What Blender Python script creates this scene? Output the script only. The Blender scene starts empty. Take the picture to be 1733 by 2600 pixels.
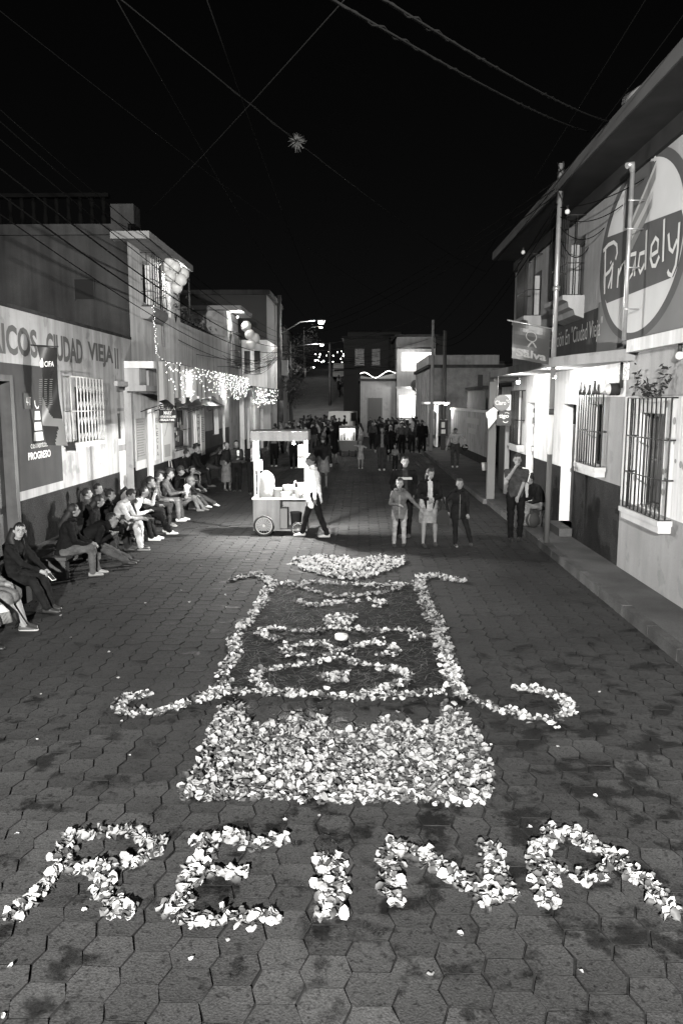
import bpy, bmesh, math, random
import numpy as np
import mathutils.noise
from mathutils import Vector, Matrix, Euler
random.seed(7); np.random.seed(7)
C = bpy.context.scene.collection
sc = bpy.context.scene
R = math.radians
# ---------------------------------------------------------------- camera, sky, sun, exposure
cam_d = bpy.data.cameras.new('camera'); cam = bpy.data.objects.new('camera', cam_d); C.objects.link(cam)
cam.location = (0, 0, 2.8)
cam.rotation_euler = (R(90-8.258), 0, R(1.484))
cam_d.sensor_fit = 'VERTICAL'; cam_d.sensor_height = 36; cam_d.lens = 27.0
cam_d.clip_start = .1; cam_d.clip_end = 2000
sc.camera = cam
w = bpy.data.worlds.new('World'); sc.world = w; w.use_nodes = True
nt = w.node_tree; bg = nt.nodes['Background']
sky = nt.nodes.new('ShaderNodeTexSky'); sky.sky_type = 'NISHITA'; sky.sun_disc = False
sky.sun_elevation = R(38); sky.sun_rotation = R(188)
bwn = nt.nodes.new('ShaderNodeRGBToBW')
nt.links.new(sky.outputs[0], bwn.inputs[0]); nt.links.new(bwn.outputs[0], bg.inputs[0])
bg.inputs[1].default_value = .0007
sun_d = bpy.data.lights.new('fill_sun', 'SUN'); sun_d.energy = .16; sun_d.angle = R(.5); sun_d.color = (1, .985, .95)  # weak directional fill added from behind the camera
sun = bpy.data.objects.new('fill_sun', sun_d); C.objects.link(sun)
sun.rotation_euler = (R(52), 0, R(8))
sc.view_settings.view_transform = 'Standard'; sc.view_settings.look = 'None'
sc.view_settings.exposure = 0; sc.view_settings.gamma = 1; sc.view_settings.use_curve_mapping = False
sc.cycles.use_denoising = True
sc.cycles.max_bounces = 6; sc.cycles.diffuse_bounces = 3; sc.cycles.glossy_bounces = 2; sc.cycles.transmission_bounces = 4
sc.cycles.sample_clamp_indirect = 3
sc.cycles.caustics_reflective = False; sc.cycles.caustics_refractive = False
WARM = (1, .985, .955)

# ---------------------------------------------------------------- materials
MATS = {}
def mat(name, a, rough=.8, spec=.3, nscale=0, namt=0, streak=0, bump=0, bscale=60, metal=0, emit=0, trans=0, grain=0, rnd=0, spots=0, blotch=0, peel=0):
    """grey procedural paint: a = albedo; broad mottling, vertical streaks, grain, bump."""
    if name in MATS: return MATS[name]
    m = bpy.data.materials.new(name); MATS[name] = m; m.use_nodes = True
    n = m.node_tree.nodes; l = m.node_tree.links; p = n['Principled BSDF']
    p.inputs['Roughness'].default_value = rough; p.inputs['Metallic'].default_value = metal
    p.inputs['Specular IOR Level'].default_value = spec
    p.inputs['Base Color'].default_value = (a, a, a*.985, 1)
    val = None
    def mul(x, y):
        k = n.new('ShaderNodeMath'); k.operation = 'MULTIPLY'
        l.new(x, k.inputs[0])
        if isinstance(y, (int, float)): k.inputs[1].default_value = y
        else: l.new(y, k.inputs[1])
        return k.outputs[0]
    geo = n.new('ShaderNodeNewGeometry')
    def noise(scale, lo, hi, det=4, vec=None, f0=.3, f1=.7):
        t = n.new('ShaderNodeTexNoise'); t.inputs['Scale'].default_value = scale; t.inputs['Detail'].default_value = det
        l.new(vec or geo.outputs['Position'], t.inputs['Vector'])
        r = n.new('ShaderNodeMapRange'); r.inputs[1].default_value = f0; r.inputs[2].default_value = f1
        r.inputs[3].default_value = lo; r.inputs[4].default_value = hi
        l.new(t.outputs[0], r.inputs[0]); return r.outputs[0]
    fs = []
    if namt: fs.append(noise(nscale or 1.5, 1-namt, 1+namt*.6))
    if streak:
        mp = n.new('ShaderNodeMapping'); mp.inputs['Scale'].default_value = (1, 1, .07)
        l.new(geo.outputs['Position'], mp.inputs[0])
        fs.append(noise(5, 1-streak, 1.05, 5, mp.outputs[0], .35, .62))
    if grain: fs.append(noise(bscale, 1-grain, 1+grain, 3))
    if spots: fs.append(noise(28, 1-spots, 1, 2, None, .33, .42))
    if peel: fs.append(noise(2.6, 1-peel, 1, 8, None, .365, .4)); fs.append(noise(14, 1-peel*.6, 1, 4, None, .3, .34))
    if blotch:
        ds = n.new('ShaderNodeVectorMath'); ds.operation = 'DISTANCE'; l.new(geo.outputs['Position'], ds.inputs[0]); ds.inputs[1].default_value = (1.0, 6.0, 0)
        df = n.new('ShaderNodeMapRange'); l.new(ds.outputs['Value'], df.inputs[0]); df.inputs[1].default_value = 1; df.inputs[2].default_value = 4.5; df.inputs[3].default_value = -.085; df.inputs[4].default_value = 0
        t = n.new('ShaderNodeTexNoise'); t.inputs['Scale'].default_value = 3.1; t.inputs['Detail'].default_value = 6; t.inputs['Roughness'].default_value = .6; l.new(geo.outputs['Position'], t.inputs['Vector'])
        ad = n.new('ShaderNodeMath'); l.new(t.outputs[0], ad.inputs[0]); l.new(df.outputs[0], ad.inputs[1])
        for lo, sock in ((1-blotch, None), (.55, 1)):
            r = n.new('ShaderNodeMapRange'); l.new(ad.outputs[0], r.inputs[0]); r.inputs[1].default_value = .345; r.inputs[2].default_value = .42; r.inputs[3].default_value = lo; r.inputs[4].default_value = 1 if sock is None else rough
            if sock is None: fs.append(r.outputs[0])
            else: l.new(r.outputs[0], p.inputs['Roughness'])
    if rnd:
        oi = n.new('ShaderNodeObjectInfo'); r = n.new('ShaderNodeMapRange')
        r.inputs[3].default_value = 1-rnd; r.inputs[4].default_value = 1+rnd
        l.new(oi.outputs['Random'], r.inputs[0]); fs.append(r.outputs[0])
    if fs:
        v = fs[0]
        for f in fs[1:]: v = mul(v, f)
        v = mul(v, a)
        cb = n.new('ShaderNodeCombineColor')
        for i in range(3): l.new(v, cb.inputs[i])
        l.new(cb.outputs[0], p.inputs['Base Color'])
    if bump:
        t = n.new('ShaderNodeTexNoise'); t.inputs['Scale'].default_value = bscale; t.inputs['Detail'].default_value = 3
        l.new(geo.outputs['Position'], t.inputs['Vector'])
        b = n.new('ShaderNodeBump'); b.inputs['Strength'].default_value = bump; b.inputs['Distance'].default_value = .02
        l.new(t.outputs[0], b.inputs['Height']); l.new(b.outputs[0], p.inputs['Normal'])
    if emit:
        p.inputs['Emission Color'].default_value = (*WARM, 1); p.inputs['Emission Strength'].default_value = emit
    if trans:
        tr = n.new('ShaderNodeBsdfTranslucent'); tr.inputs[0].default_value = (a, a, a, 1)
        mx = n.new('ShaderNodeMixShader'); mx.inputs[0].default_value = trans
        l.new(p.outputs[0], mx.inputs[1]); l.new(tr.outputs[0], mx.inputs[2])
        l.new(mx.outputs[0], n['Material Output'].inputs[0])
    return m
def plain(a, rough=.8): return mat('paint_%d_%d' % (round(a*1000), round(rough*100)), a, rough)
def emis(e, name=None):
    m = mat(name or 'lit_%g' % e, .8, emit=e); return m

# ---------------------------------------------------------------- mesh helpers
class MB:
    def __init__(s): s.v = []; s.f = []; s.m = []; s.sm = []
    def add(s, vs, fs, mi=0, sm=False):
        o = len(s.v); s.v += [tuple(x) for x in vs]
        for f in fs: s.f.append([i+o for i in f]); s.m.append(mi); s.sm.append(sm)
        return s
    def box(s, x0, x1, y0, y1, z0, z1, mi=0, M=None):
        vs = [Vector((x, y, z)) for z in (z0, z1) for y in (y0, y1) for x in (x0, x1)]
        if M is not None: vs = [M @ v for v in vs]
        return s.add(vs, [(0,2,3,1),(4,5,7,6),(0,1,5,4),(2,6,7,3),(0,4,6,2),(1,3,7,5)], mi)
    def tube(s, pts, r, n=8, mi=0, cap=True, sm=True):
        pts = [Vector(p) for p in pts]; rs = r if isinstance(r, (list, tuple)) else [r]*len(pts)
        prev = None; rings = []
        for i, p in enumerate(pts):
            d = (pts[min(i+1, len(pts)-1)]-pts[max(i-1, 0)])
            d = d.normalized() if d.length > 1e-9 else Vector((0, 0, 1))
            if prev is None:
                a = Vector((0, 0, 1)) if abs(d.z) < .9 else Vector((1, 0, 0)); u = d.cross(a).normalized()
            else:
                u = prev - d*prev.dot(d); u = u.normalized() if u.length > 1e-6 else d.orthogonal().normalized()
            prev = u; q = d.cross(u)
            rings.append([p + (u*math.cos(2*math.pi*k/n)+q*math.sin(2*math.pi*k/n))*rs[i] for k in range(n)])
        fs = []
        for i in range(len(pts)-1):
            for k in range(n): fs.append((i*n+k, i*n+(k+1) % n, (i+1)*n+(k+1) % n, (i+1)*n+k))
        s.add([v for rg in rings for v in rg], fs, mi, sm)
        if cap:
            o = len(s.v)-len(pts)*n
            s.f.append([o+k for k in range(n)][::-1]); s.m.append(mi); s.sm.append(False)
            s.f.append([o+(len(pts)-1)*n+k for k in range(n)]); s.m.append(mi); s.sm.append(False)
        return s
    def lathe(s, prof, n=16, mi=0, M=None, sm=True):
        vs = []; fs = []
        for r, z in prof:
            for k in range(n):
                v = Vector((r*math.cos(2*math.pi*k/n), r*math.sin(2*math.pi*k/n), z)); vs.append(M @ v if M is not None else v)
        for i in range(len(prof)-1):
            for k in range(n): fs.append((i*n+k, i*n+(k+1) % n, (i+1)*n+(k+1) % n, (i+1)*n+k))
        fs.append(tuple(range(n))[::-1]); fs.append(tuple((len(prof)-1)*n+k for k in range(n)))
        return s.add(vs, fs, mi, sm)
    def sphere(s, c, r, n=12, m=8, mi=0, M=None):
        r = (r, r, r) if isinstance(r, (int, float)) else r; vs = []; fs = []
        for i in range(m+1):
            t = math.pi*i/m
            for k in range(n):
                p = 2*math.pi*k/n
                v = Vector((r[0]*math.sin(t)*math.cos(p), r[1]*math.sin(t)*math.sin(p), r[2]*math.cos(t)))
                if M is not None: v = M @ v
                vs.append(v+Vector(c))
        for i in range(m):
            for k in range(n): fs.append((i*n+k, (i+1)*n+k, (i+1)*n+(k+1) % n, i*n+(k+1) % n))
        return s.add(vs, fs, mi, True)
    def prism(s, poly, axis, a, b, mi=0):
        """poly: 2d points; axis 'x': (y,z) extruded x a..b ; 'y': (x,z) ; 'z': (x,y)"""
        f = {'x': lambda p, t: (t, p[0], p[1]), 'y': lambda p, t: (p[0], t, p[1]), 'z': lambda p, t: (p[0], p[1], t)}[axis]
        n = len(poly); vs = [f(p, a) for p in poly]+[f(p, b) for p in poly]
        fs = [tuple(range(n))[::-1], tuple(range(n, 2*n))]+[(i, (i+1) % n, n+(i+1) % n, n+i) for i in range(n)]
        return s.add(vs, fs, mi)
    def ribbon(s, pts, wd, f, mi=0):
        """flat stroke of width wd along 2d pts, f maps (u,v)->3d"""
        P = [Vector(p) for p in pts]; L = []; Rr = []
        for i, p in enumerate(P):
            d = P[min(i+1, len(P)-1)]-P[max(i-1, 0)]
            d = d.normalized() if d.length > 1e-9 else Vector((1, 0)); nn = Vector((-d.y, d.x))*wd/2
            L.append(p+nn); Rr.append(p-nn)
        return s.add([f(*q) for q in L+Rr], [(i, i+1, len(P)+i+1, len(P)+i) for i in range(len(P)-1)], mi)
    def mesh(s, name, mats, fix=False):
        me = bpy.data.meshes.new(name); me.from_pydata([tuple(v) for v in s.v], [], s.f)
        for m in (mats if isinstance(mats, (list, tuple)) else [mats]): me.materials.append(m)
        me.polygons.foreach_set('material_index', s.m); me.polygons.foreach_set('use_smooth', s.sm)
        if fix:
            b = bmesh.new(); b.from_mesh(me); bmesh.ops.recalc_face_normals(b, faces=b.faces); b.to_mesh(me); b.free()
        me.update(); return me
    def build(s, name, mats, parent=None, fix=True):
        o = bpy.data.objects.new(name, s.mesh(name, mats, fix)); C.objects.link(o)
        if parent is not None: o.parent = parent; o.matrix_parent_inverse = parent.matrix_world.inverted() if False else Matrix.Identity(4)
        return o
def tag(o, label=None, cat=None, group=None, kind=None):
    if label: o['label'] = label
    if cat: o['category'] = cat
    if group: o['group'] = group
    if kind: o['kind'] = kind
    return o
def thing(name, label, cat, loc=(0, 0, 0), rz=0, group=None):
    o = bpy.data.objects.new(name, None); C.objects.link(o); o.location = loc; o.rotation_euler = (0, 0, rz)
    return tag(o, label, cat, group)
def link(name, me, parent=None, loc=None, rot=None, scale=None):
    o = bpy.data.objects.new(name, me); C.objects.link(o); o.parent = parent
    if loc is not None: o.location = loc
    if rot is not None: o.rotation_euler = rot
    if scale is not None: o.scale = scale
    return o
def lamp(name, loc, e, r=.05, parent=None, typ='POINT', **k):
    d = bpy.data.lights.new(name, typ); d.energy = e; d.color = WARM; d.shadow_soft_size = r
    for a, b in k.items(): setattr(d, a, b)
    o = bpy.data.objects.new(name, d); C.objects.link(o); o.location = loc; o.parent = parent
    return o
def text(name, s, m, parent, f, box, bold=0, fix=True):
    """flat print: s laid in box (u0,u1,v0,v1), f maps (u,v)->3d"""
    c = bpy.data.curves.new('t', 'FONT'); c.body = s; c.offset = bold; c.resolution_u = 3
    o = bpy.data.objects.new('t', c); C.objects.link(o)
    me = bpy.data.meshes.new_from_object(o.evaluated_get(bpy.context.evaluated_depsgraph_get()))
    bpy.data.objects.remove(o); bpy.data.curves.remove(c)
    n = len(me.vertices); co = np.empty(n*3); me.vertices.foreach_get('co', co); co = co.reshape(-1, 3)
    lo = co.min(0); hi = co.max(0); u0, u1, v0, v1 = box
    out = np.array([f(u0+(x-lo[0])/(hi[0]-lo[0])*(u1-u0), v0+(y-lo[1])/(hi[1]-lo[1])*(v1-v0)) for x, y, _ in co])
    me.vertices.foreach_set('co', out.reshape(-1)); me.materials.clear(); me.materials.append(m); me.update(); me.name = name
    return link(name, me, parent)
def wall(sgn, x, y0, y1, z0, z1, openings=(), zones=None, depth=.22, nm=1, ybr=(), zbr=()):
    """front skin of a facade in plane x (sgn=+1 faces +x); zones(y,z)->material index; openings get reveals"""
    b = MB()
    ys = sorted({y0, y1, *ybr, *[o[0] for o in openings], *[o[1] for o in openings]})
    zs = sorted({z0, z1, *zbr, *[o[2] for o in openings], *[o[3] for o in openings]})
    ys = [q for q in ys if y0 <= q <= y1]; zs = [q for q in zs if z0 <= q <= z1]
    for i in range(len(ys)-1):
        for j in range(len(zs)-1):
            yc, zc = (ys[i]+ys[i+1])/2, (zs[j]+zs[j+1])/2
            if any(o[0] < yc < o[1] and o[2] < zc < o[3] for o in openings): continue
            q = [(x, ys[i], zs[j]), (x, ys[i+1], zs[j]), (x, ys[i+1], zs[j+1]), (x, ys[i], zs[j+1])]
            b.add(q, [(0, 1, 2, 3) if sgn > 0 else (3, 2, 1, 0)], zones(yc, zc) if zones else 0)
    for (a, c, d, e, *rest) in openings:
        xi = x-sgn*depth; mi = rest[0] if rest else 0
        for q in ([(x, a, d), (xi, a, d), (xi, a, e), (x, a, e)], [(x, c, d), (x, c, e), (xi, c, e), (xi, c, d)],
                  [(x, a, d), (x, c, d), (xi, c, d), (xi, a, d)], [(x, a, e), (xi, a, e), (xi, c, e), (x, c, e)]):
            b.add(q, [(0, 1, 2, 3) if sgn > 0 else (3, 2, 1, 0)], mi)
    return b
def mass(b, sgn, x, y0, y1, z0, z1, d=4., mi=0):
    """sides, top and back of the building behind a facade skin"""
    X = x-sgn*d
    b.add([(x, y0, z0), (X, y0, z0), (X, y0, z1), (x, y0, z1)], [(0, 1, 2, 3)], mi)
    b.add([(x, y1, z0), (X, y1, z0), (X, y1, z1), (x, y1, z1)], [(3, 2, 1, 0)], mi)
    b.add([(x, y0, z1), (X, y0, z1), (X, y1, z1), (x, y1, z1)], [(0, 1, 2, 3)], mi)
    b.add([(X, y0, z0), (X, y1, z0), (X, y1, z1), (X, y0, z1)], [(0, 1, 2, 3)], mi)
    return b
def sag(p, q, s, n=14):
    p, q = Vector(p), Vector(q)
    return [p.lerp(q, i/n)-Vector((0, 0, s*4*(i/n)*(1-i/n))) for i in range(n+1)]
# ================================================================ setting
m_pav = mat('paver_stone', .031, .9, .06, nscale=.55, namt=.35, grain=.32, bscale=85, bump=.35, rnd=.2, spots=.5, blotch=.7)
m_joint = mat('joint_dirt', .014, .95, .1, nscale=9, namt=.75)
m_conc = mat('pavement_concrete', .06, .9, .06, nscale=1.2, namt=.35, grain=.2, bscale=70, bump=.25)
m_kerb = mat('kerb_concrete', .06, .9, .06, nscale=3, namt=.35, grain=.25, bscale=60, bump=.3, rnd=.2)
m_earth = mat('earth', .03, .95, .1, nscale=.5, namt=.4)
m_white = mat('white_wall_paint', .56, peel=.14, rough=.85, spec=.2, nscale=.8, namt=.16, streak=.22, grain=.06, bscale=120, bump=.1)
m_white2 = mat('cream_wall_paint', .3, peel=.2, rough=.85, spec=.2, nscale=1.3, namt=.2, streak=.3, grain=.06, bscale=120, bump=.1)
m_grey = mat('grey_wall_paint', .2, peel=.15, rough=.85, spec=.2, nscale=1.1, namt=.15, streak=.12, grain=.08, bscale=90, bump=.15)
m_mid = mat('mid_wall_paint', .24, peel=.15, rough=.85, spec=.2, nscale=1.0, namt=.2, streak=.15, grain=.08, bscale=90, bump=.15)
m_dado = mat('dado_rough_render', .026, peel=.3, rough=.9, spec=.03, nscale=2.5, namt=.25, grain=.35, bscale=40, bump=.7)
m_darkpaint = mat('dark_wall_paint', .045, .85, .08, nscale=1.5, namt=.2, streak=.1, grain=.08, bscale=90, bump=.1)
m_render = mat('dimmed_cement_render', .034, .92, .02, nscale=1.2, namt=.35, streak=.3, grain=.12, bscale=60, bump=.3)  # darkened: the side wall's lack of lamp light is put into the colour
m_eave_shade = mat('soffit_shade', .018, .9, .1, nscale=2, namt=.3)  # shade under the eave, put into the colour
m_iron = plain(.018, .55); m_ironw = plain(.42, .6); m_black = plain(.01, .6)
m_wood = mat('dark_wood', .045, .6, .3, streak=.4, nscale=4, namt=.3)
m_glass = mat('dark_glass', .012, .3, .25)
m_steel = mat('galvanised_steel', .3, .42, .5, nscale=8, namt=.2, metal=.6)
m_paper = plain(.6, .7); m_sign = plain(.75, .6)
gr = MB(); gr.box(-300, 300, -60, 66, -.3, -.06); tag(gr.build('ground', m_earth), kind='structure')
road = MB().add([(-5.3, -12, -.016), (4.2, -12, -.016), (6, 78, -.016), (-6.5, 78, -.016)], [(0, 1, 2, 3)]).build('road', m_joint)
tag(road, kind='structure')
cw = Vector((math.sin(R(-1.484)), math.cos(R(1.484)), 0))
def in_frame(x, y):
    zc = y*math.cos(R(8.258))+2.8*math.sin(R(8.258)); xc = x*math.cos(R(1.484))+y*math.sin(R(1.484))
    return y > 3.0 and abs(xc) < zc*.452
cells = []
for i in range(-24, 18):
    for j in range(6, 215):
        x = i*.225+.06; y = j*.222+(i % 2)*.111
        if -5.1 < x < 3.45: cells.append((x, y))
cells.sort(key=lambda c: (0 if in_frame(*c) else 1, c[0]**2+c[1]**2))
def paver_geo(b, cx, cy, jz):
    a = .019; g = .0; j = lambda q: random.uniform(-q, q)
    h = .1085; v = .1088; base = [(-(h-a), -v), (h-a, -v), (h+a-.001, j(.02)), (h-a, v), (-(h-a), v), (-(h+a-.001), j(.02))]
    base = [(px+j(.0055), py+j(.004)) for px, py in base]
    tx, ty = j(.005), j(.005)
    z = lambda px, py: jz+tx*px*2+ty*py*2
    vs = [(cx+px, cy+py, -.02) for px, py in base]+[(cx+px, cy+py, z(px, py)-.005) for px, py in base]
    vs = vs[:6]+[(cx+px, cy+py, z(px, py)) for px, py in base]+[(cx+px*.6, cy+py*.6, z(px, py)-.003) for px, py in base]+[(cx, cy, jz-.005)]
    fs = []
    for k in range(6):
        k2 = (k+1) % 6
        fs += [(6+k, 6+k2, 12+k2, 12+k), (12+k, 12+k2, 18)]
    b.add(vs, fs); b.add(vs[:12], [(k, (k+1) % 6, 6+(k+1) % 6, 6+k) for k in range(6)], 1)
for k, (x, y) in enumerate(cells[:300]):
    if k < 12: 
        pb = MB(); paver_geo(pb, 0, 0, 0); globals().setdefault('PV', []).append(pb.mesh('paver', [m_pav, m_joint]))
    link('paver', PV[k] if k < 12 else random.choice(PV), road, (x, y, random.uniform(-.002, .002)), (random.uniform(-.009, .009), random.uniform(-.009, .009), random.choice((0, math.pi))))
pb = MB()
for x, y in cells[300:]: paver_geo(pb, x, y, random.uniform(-.003, .0015))
tag(pb.build('paver_field', [m_pav, m_joint], road, fix=False), kind='stuff')
far = MB().add([(-9, 46.5, -.02), (7, 46.5, -.02), (8, 66, -.02), (-10, 66, -.02)], [(0, 1, 2, 3)]).build('far_roadway', mat('far_paving', .06, .8, .3, nscale=2, namt=.4))
tag(far, kind='structure')
hill = MB().add([(-60, 64, -.1), (60, 64, -.1), (60, 95, 5.15), (-60, 95, 5.15), (60, 150, 9.5), (-60, 150, 9.5), (60, 420, 16), (-60, 420, 16)], [(0, 1, 2, 3), (3, 2, 4, 5), (5, 4, 6, 7)]).build('hill', m_earth); tag(hill, kind='structure')
hr = MB().add([(-7.5, 64, -.06), (2.5, 64, -.06), (-.3, 95, 5.19), (-7.2, 95, 5.19), (-3, 150, 9.54), (-10, 150, 9.54)], [(0, 1, 2, 3), (3, 2, 4, 5)]).build('hill_road', mat('hill_road_surface', .07, .8, .3, nscale=1, namt=.3)); tag(hr, kind='structure')
# pavements
pr = MB().prism([(3.55, -12), (4.3, -12), (4.3, 21.9), (5.6, 24), (5.6, 46), (3.45, 46), (3.45, 22), (3.55, 20)], 'z', -.05, .14).build('pavement', m_conc); tag(pr, kind='structure')
y = 2.0
while y < 40:
    L = random.uniform(.85, 1.15); x = 3.55 if y < 20 else 3.45
    MB().box(x-.13, x-.003, y, y+L-.018, -.04, .145+random.uniform(-.008, .004)).build('kerb_stone', m_kerb, pr); y += L
pl = MB().prism([(-5.75, -12), (-5.1, -12), (-5.1, 19.2), (-5.75, 19.2)], 'z', -.05, .33).build('pavement.001', m_conc); tag(pl, kind='structure')
pl2 = MB().prism([(-5.75, 19.23), (-4.95, 19.23), (-4.95, 48), (-5.75, 48)], 'z', -.05, .2).build('pavement.002', m_conc); tag(pl2, kind='structure')

# ================================================================ left: depot
FL = lambda u, v: (-5.594, u, v)
depot = thing('depot_building', 'long white single storey depot with painted dark dado and CIUDAD VIEJA lettering', 'building')
def zn(y, z):
    if z < .98+.18: return 1
    if z < 1.31: return 0
    if y < 14.25 and z < 3.39: return 2
    return 0
b = wall(1, -5.6, 5, 18.9, .33, 4.26, [(10.9, 12.28, .33, 3.15, 2), (15.05, 16.3, 2.0, 3.07), (17.65, 18.75, .33, 3.12)], zn, .2, ybr=(14.25,), zbr=(1.16, 1.31, 3.39))
mass(b, 1, -5.6, 5, 18.9, .33, 4.26, 4); b.build('wall', [m_white2, m_dado, m_darkpaint], depot, fix=False)
MB().box(-5.75, -5.57, 5, 18.88, 4.262, 4.32).build('wall_cap', m_render, depot)
for s, u0, u1 in (('RICOS', 11.72, 13.4), ('CIUDAD', 13.78, 15.58), ('VIEJA', 15.89, 17.5)): text('painted_word', s, plain(.06), depot, FL, (u0, u1, 3.52, 4.0), .035)
MB().box(-5.6, -5.594, 17.62, 17.7, 3.52, 3.98).box(-5.6, -5.594, 17.79, 17.87, 3.52, 3.98).build('painted_numeral', plain(.06), depot)
for s, z0, u0, u1 in (('UCA', 2.72, 16.75, 17.05), ('ROLLA DE PTO', 2.5, 16.7, 17.5), ('PERNIN', 2.28, 16.75, 17.25), ('DURO', 2.06, 16.75, 17.2)): text('painted_word', s, plain(.25), depot, FL, (u0, u1, z0, z0+.12))
ad = MB()
for z1_, z0_, a, c in ((2.62, 2.47, .1, .125), (2.43, 2.29, .135, .165), (2.26, 2.11, .175, .205)):
    ad.add([FL(13.24-c, z0_), FL(13.24+c, z0_), FL(13.24+a, z1_), FL(13.24-a, z1_)], [(0, 1, 2, 3)])
ad.ribbon([(13.16, 2.8), (13.17, 2.72), (13.23, 2.67), (13.3, 2.68), (13.31, 2.71)], .03, FL)
ad.build('painted_logo', plain(.5), depot)
text('painted_word', 'cementos', plain(.45), depot, FL, (12.9, 13.6, 1.99, 2.08)); text('painted_word', 'PROGRESO', plain(.5), depot, FL, (12.78, 13.72, 1.8, 1.93), .03)
# panelled door
dr = MB().box(-5.82, -5.76, 10.95, 12.23, .33, 3.1).build('door', m_wood, depot)
for yy in (11.02, 11.64):
    for z0, z1 in ((.45, 1.0), (1.1, 1.9), (2.0, 2.95)):
        MB().box(-5.758, -5.735, yy, yy+.52, z0, z1).build('door_panel', m_wood, dr)
MB().box(-5.73, -5.68, 11.57, 11.6, 1.2, 1.45).build('door_handle', m_steel, dr)
MB().box(-5.74, -5.56, 12.18, 12.3, .33, 3.2).box(-5.74, -5.56, 10.88, 12.178, 3.1, 3.2).build('door_frame', m_wood, depot)
w_ = MB().box(-5.82, -5.78, 17.65, 18.75, .33, 3.12).build('door', m_white2, depot)
for z0, z1 in ((.45, 1.6), (1.75, 2.55), (2.62, 3.0)): MB().box(-5.779, -5.755, 17.75, 18.65, z0, z1).build('door_panel', m_white, w_)
MB().box(-5.754, -5.745, 18.15, 18.3, 1.9, 2.5).build('door_glass', m_glass, w_)
MB().box(-5.72, -5.52, 17.5, 18.9, 3.13, 3.24).build('lintel', m_white2, depot)
def window(parent, sgn, x, y0, y1, z0, z1, depth=.2, split=2, rows=1, fm=None, lit=None):
    xi = x-sgn*depth; fm = fm or m_wood; t = .05
    a, c = sorted((xi, xi+sgn*.04))
    f = MB().box(a, c, y0, y0+t, z0, z1).box(a, c, y1-t, y1, z0, z1).box(a, c, y0+t, y1-t, z0, z0+t).box(a, c, y0+t, y1-t, z1-t, z1)
    for k in range(1, split):
        q = y0+(y1-y0)*k/split; f.box(a, c, q-t/2, q+t/2, z0+t, z1-t)
    for k in range(1, rows):
        q = z0+(z1-z0)*k/rows; f.box(a+.002, c-.002, y0+t, y1-t, q-t/3, q+t/3)
    wnd = f.build('window', fm, parent)
    a, c = sorted((xi-sgn*.01, xi+sgn*.012)); MB().box(a, c, y0+.01, y1-.01, z0+.01, z1-.01).build('pane', lit or m_glass, wnd)
    return wnd
def grille(parent, sgn, x, y0, y1, z0, z1, out, n, bands, m, r=.012, sides=2, zig=False, name='window_grille'):
    xo = x+sgn*out; yc0, yc1 = y0, y1
    fr = MB()
    for z in (z0, *bands, z1):
        fr.tube([(x, y0, z), (xo, y0, z), (xo, y1, z), (x, y1, z)], r*.9, 5)
    g = fr.build(name, m, parent)
    bar = MB().tube([(0, 0, 0), (0, 0, z1-z0)], r, 5).mesh('bar', m)
    for k in range(n): link('bar', bar, g, (xo, y0+(y1-y0)*k/(n-1), z0))
    for yy in (y0, y1):
        for k in range(1, sides): link('bar', bar, g, (x+sgn*out*k/sides, yy, z0))
    if zig:
        zz = MB()
        for k in range(n-1):
            ya = y0+(y1-y0)*k/(n-1); yb = y0+(y1-y0)*(k+1)/(n-1); q = z0
            while q < z1-.2:
                zz.tube([(xo, ya, q), (xo, (ya+yb)/2, q+.18), (xo, yb, q)], r*.6, 4); q += .3
        tag(zz.build('scroll_bars', m, g), kind='stuff')
    return g
window(depot, 1, -5.6, 15.05, 16.3, 2.0, 3.07)
grille(depot, 1, -5.6, 14.5, 15.95, 2.0, 3.24, .25, 9, (2.6,), m_ironw, .013, zig=True)
MB().box(-5.6, -5.33, 14.45, 16.0, 1.92, 1.99).box(-5.6, -5.42, 14.5, 14.7, 1.83, 1.918).build('window_sill', m_white, depot)
np_ = MB().box(-5.594, -5.575, 12.72, 13.02, 2.66, 2.92).build('number_plate', plain(.04), depot)
text('digits', '4-17', plain(.5), np_, lambda u, v: (-5.571, u, v), (12.77, 12.97, 2.72, 2.86))
# banner CIFA
bn = thing('hanging_banner', 'dark twisted vinyl banner with CIFA heading hung from the depot wall', 'banner')
bs = MB(); nz = 60; nx = 18
def bpt(i, k):
    t = i/nz; u = k/nx; wv = .33*(1-.25*t); x = -5.5+(u*wv)+.12*t*t+.03*math.sin(t*5); 
    return (x, 13.15+.07*math.sin(t*6+u*2.5)+.22*t*t*u, 3.72-t*1.68-.03*u)
for i in range(nz):
    for k in range(nx):
        t = (i+.5)/nz; u = (k+.5)/nx
        mi = 0 if (t < .5 or (t < .72 and u > (t-.5)*2.6)) else (2 if t > .8 and u < .75-(t-.8)*2 else 1)
        bs.add([bpt(i, k), bpt(i, k+1), bpt(i+1, k+1), bpt(i+1, k)], [(0, 1, 2, 3)], mi, True)
bs.build('banner_cloth', [mat('banner_print', .02, .25, .5), mat('banner_back', .12, .42, .4), mat('banner_print', .02, .25, .5)], bn, fix=False)
FB = lambda u, v: (u, 13.085+.07*math.sin((3.72-v)/1.68*6+1.2), v)
text('printed_word', 'CIFA', m_sign, bn, FB, (-5.38, -5.22, 3.37, 3.46))
MB().add([FB(-5.45, 3.36), FB(-5.4, 3.36), FB(-5.4, 3.44), FB(-5.42, 3.52), FB(-5.46, 3.44)], [(0, 1, 2, 3, 4)]).build('printed_logo', m_sign, bn)
pt = MB()
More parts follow.
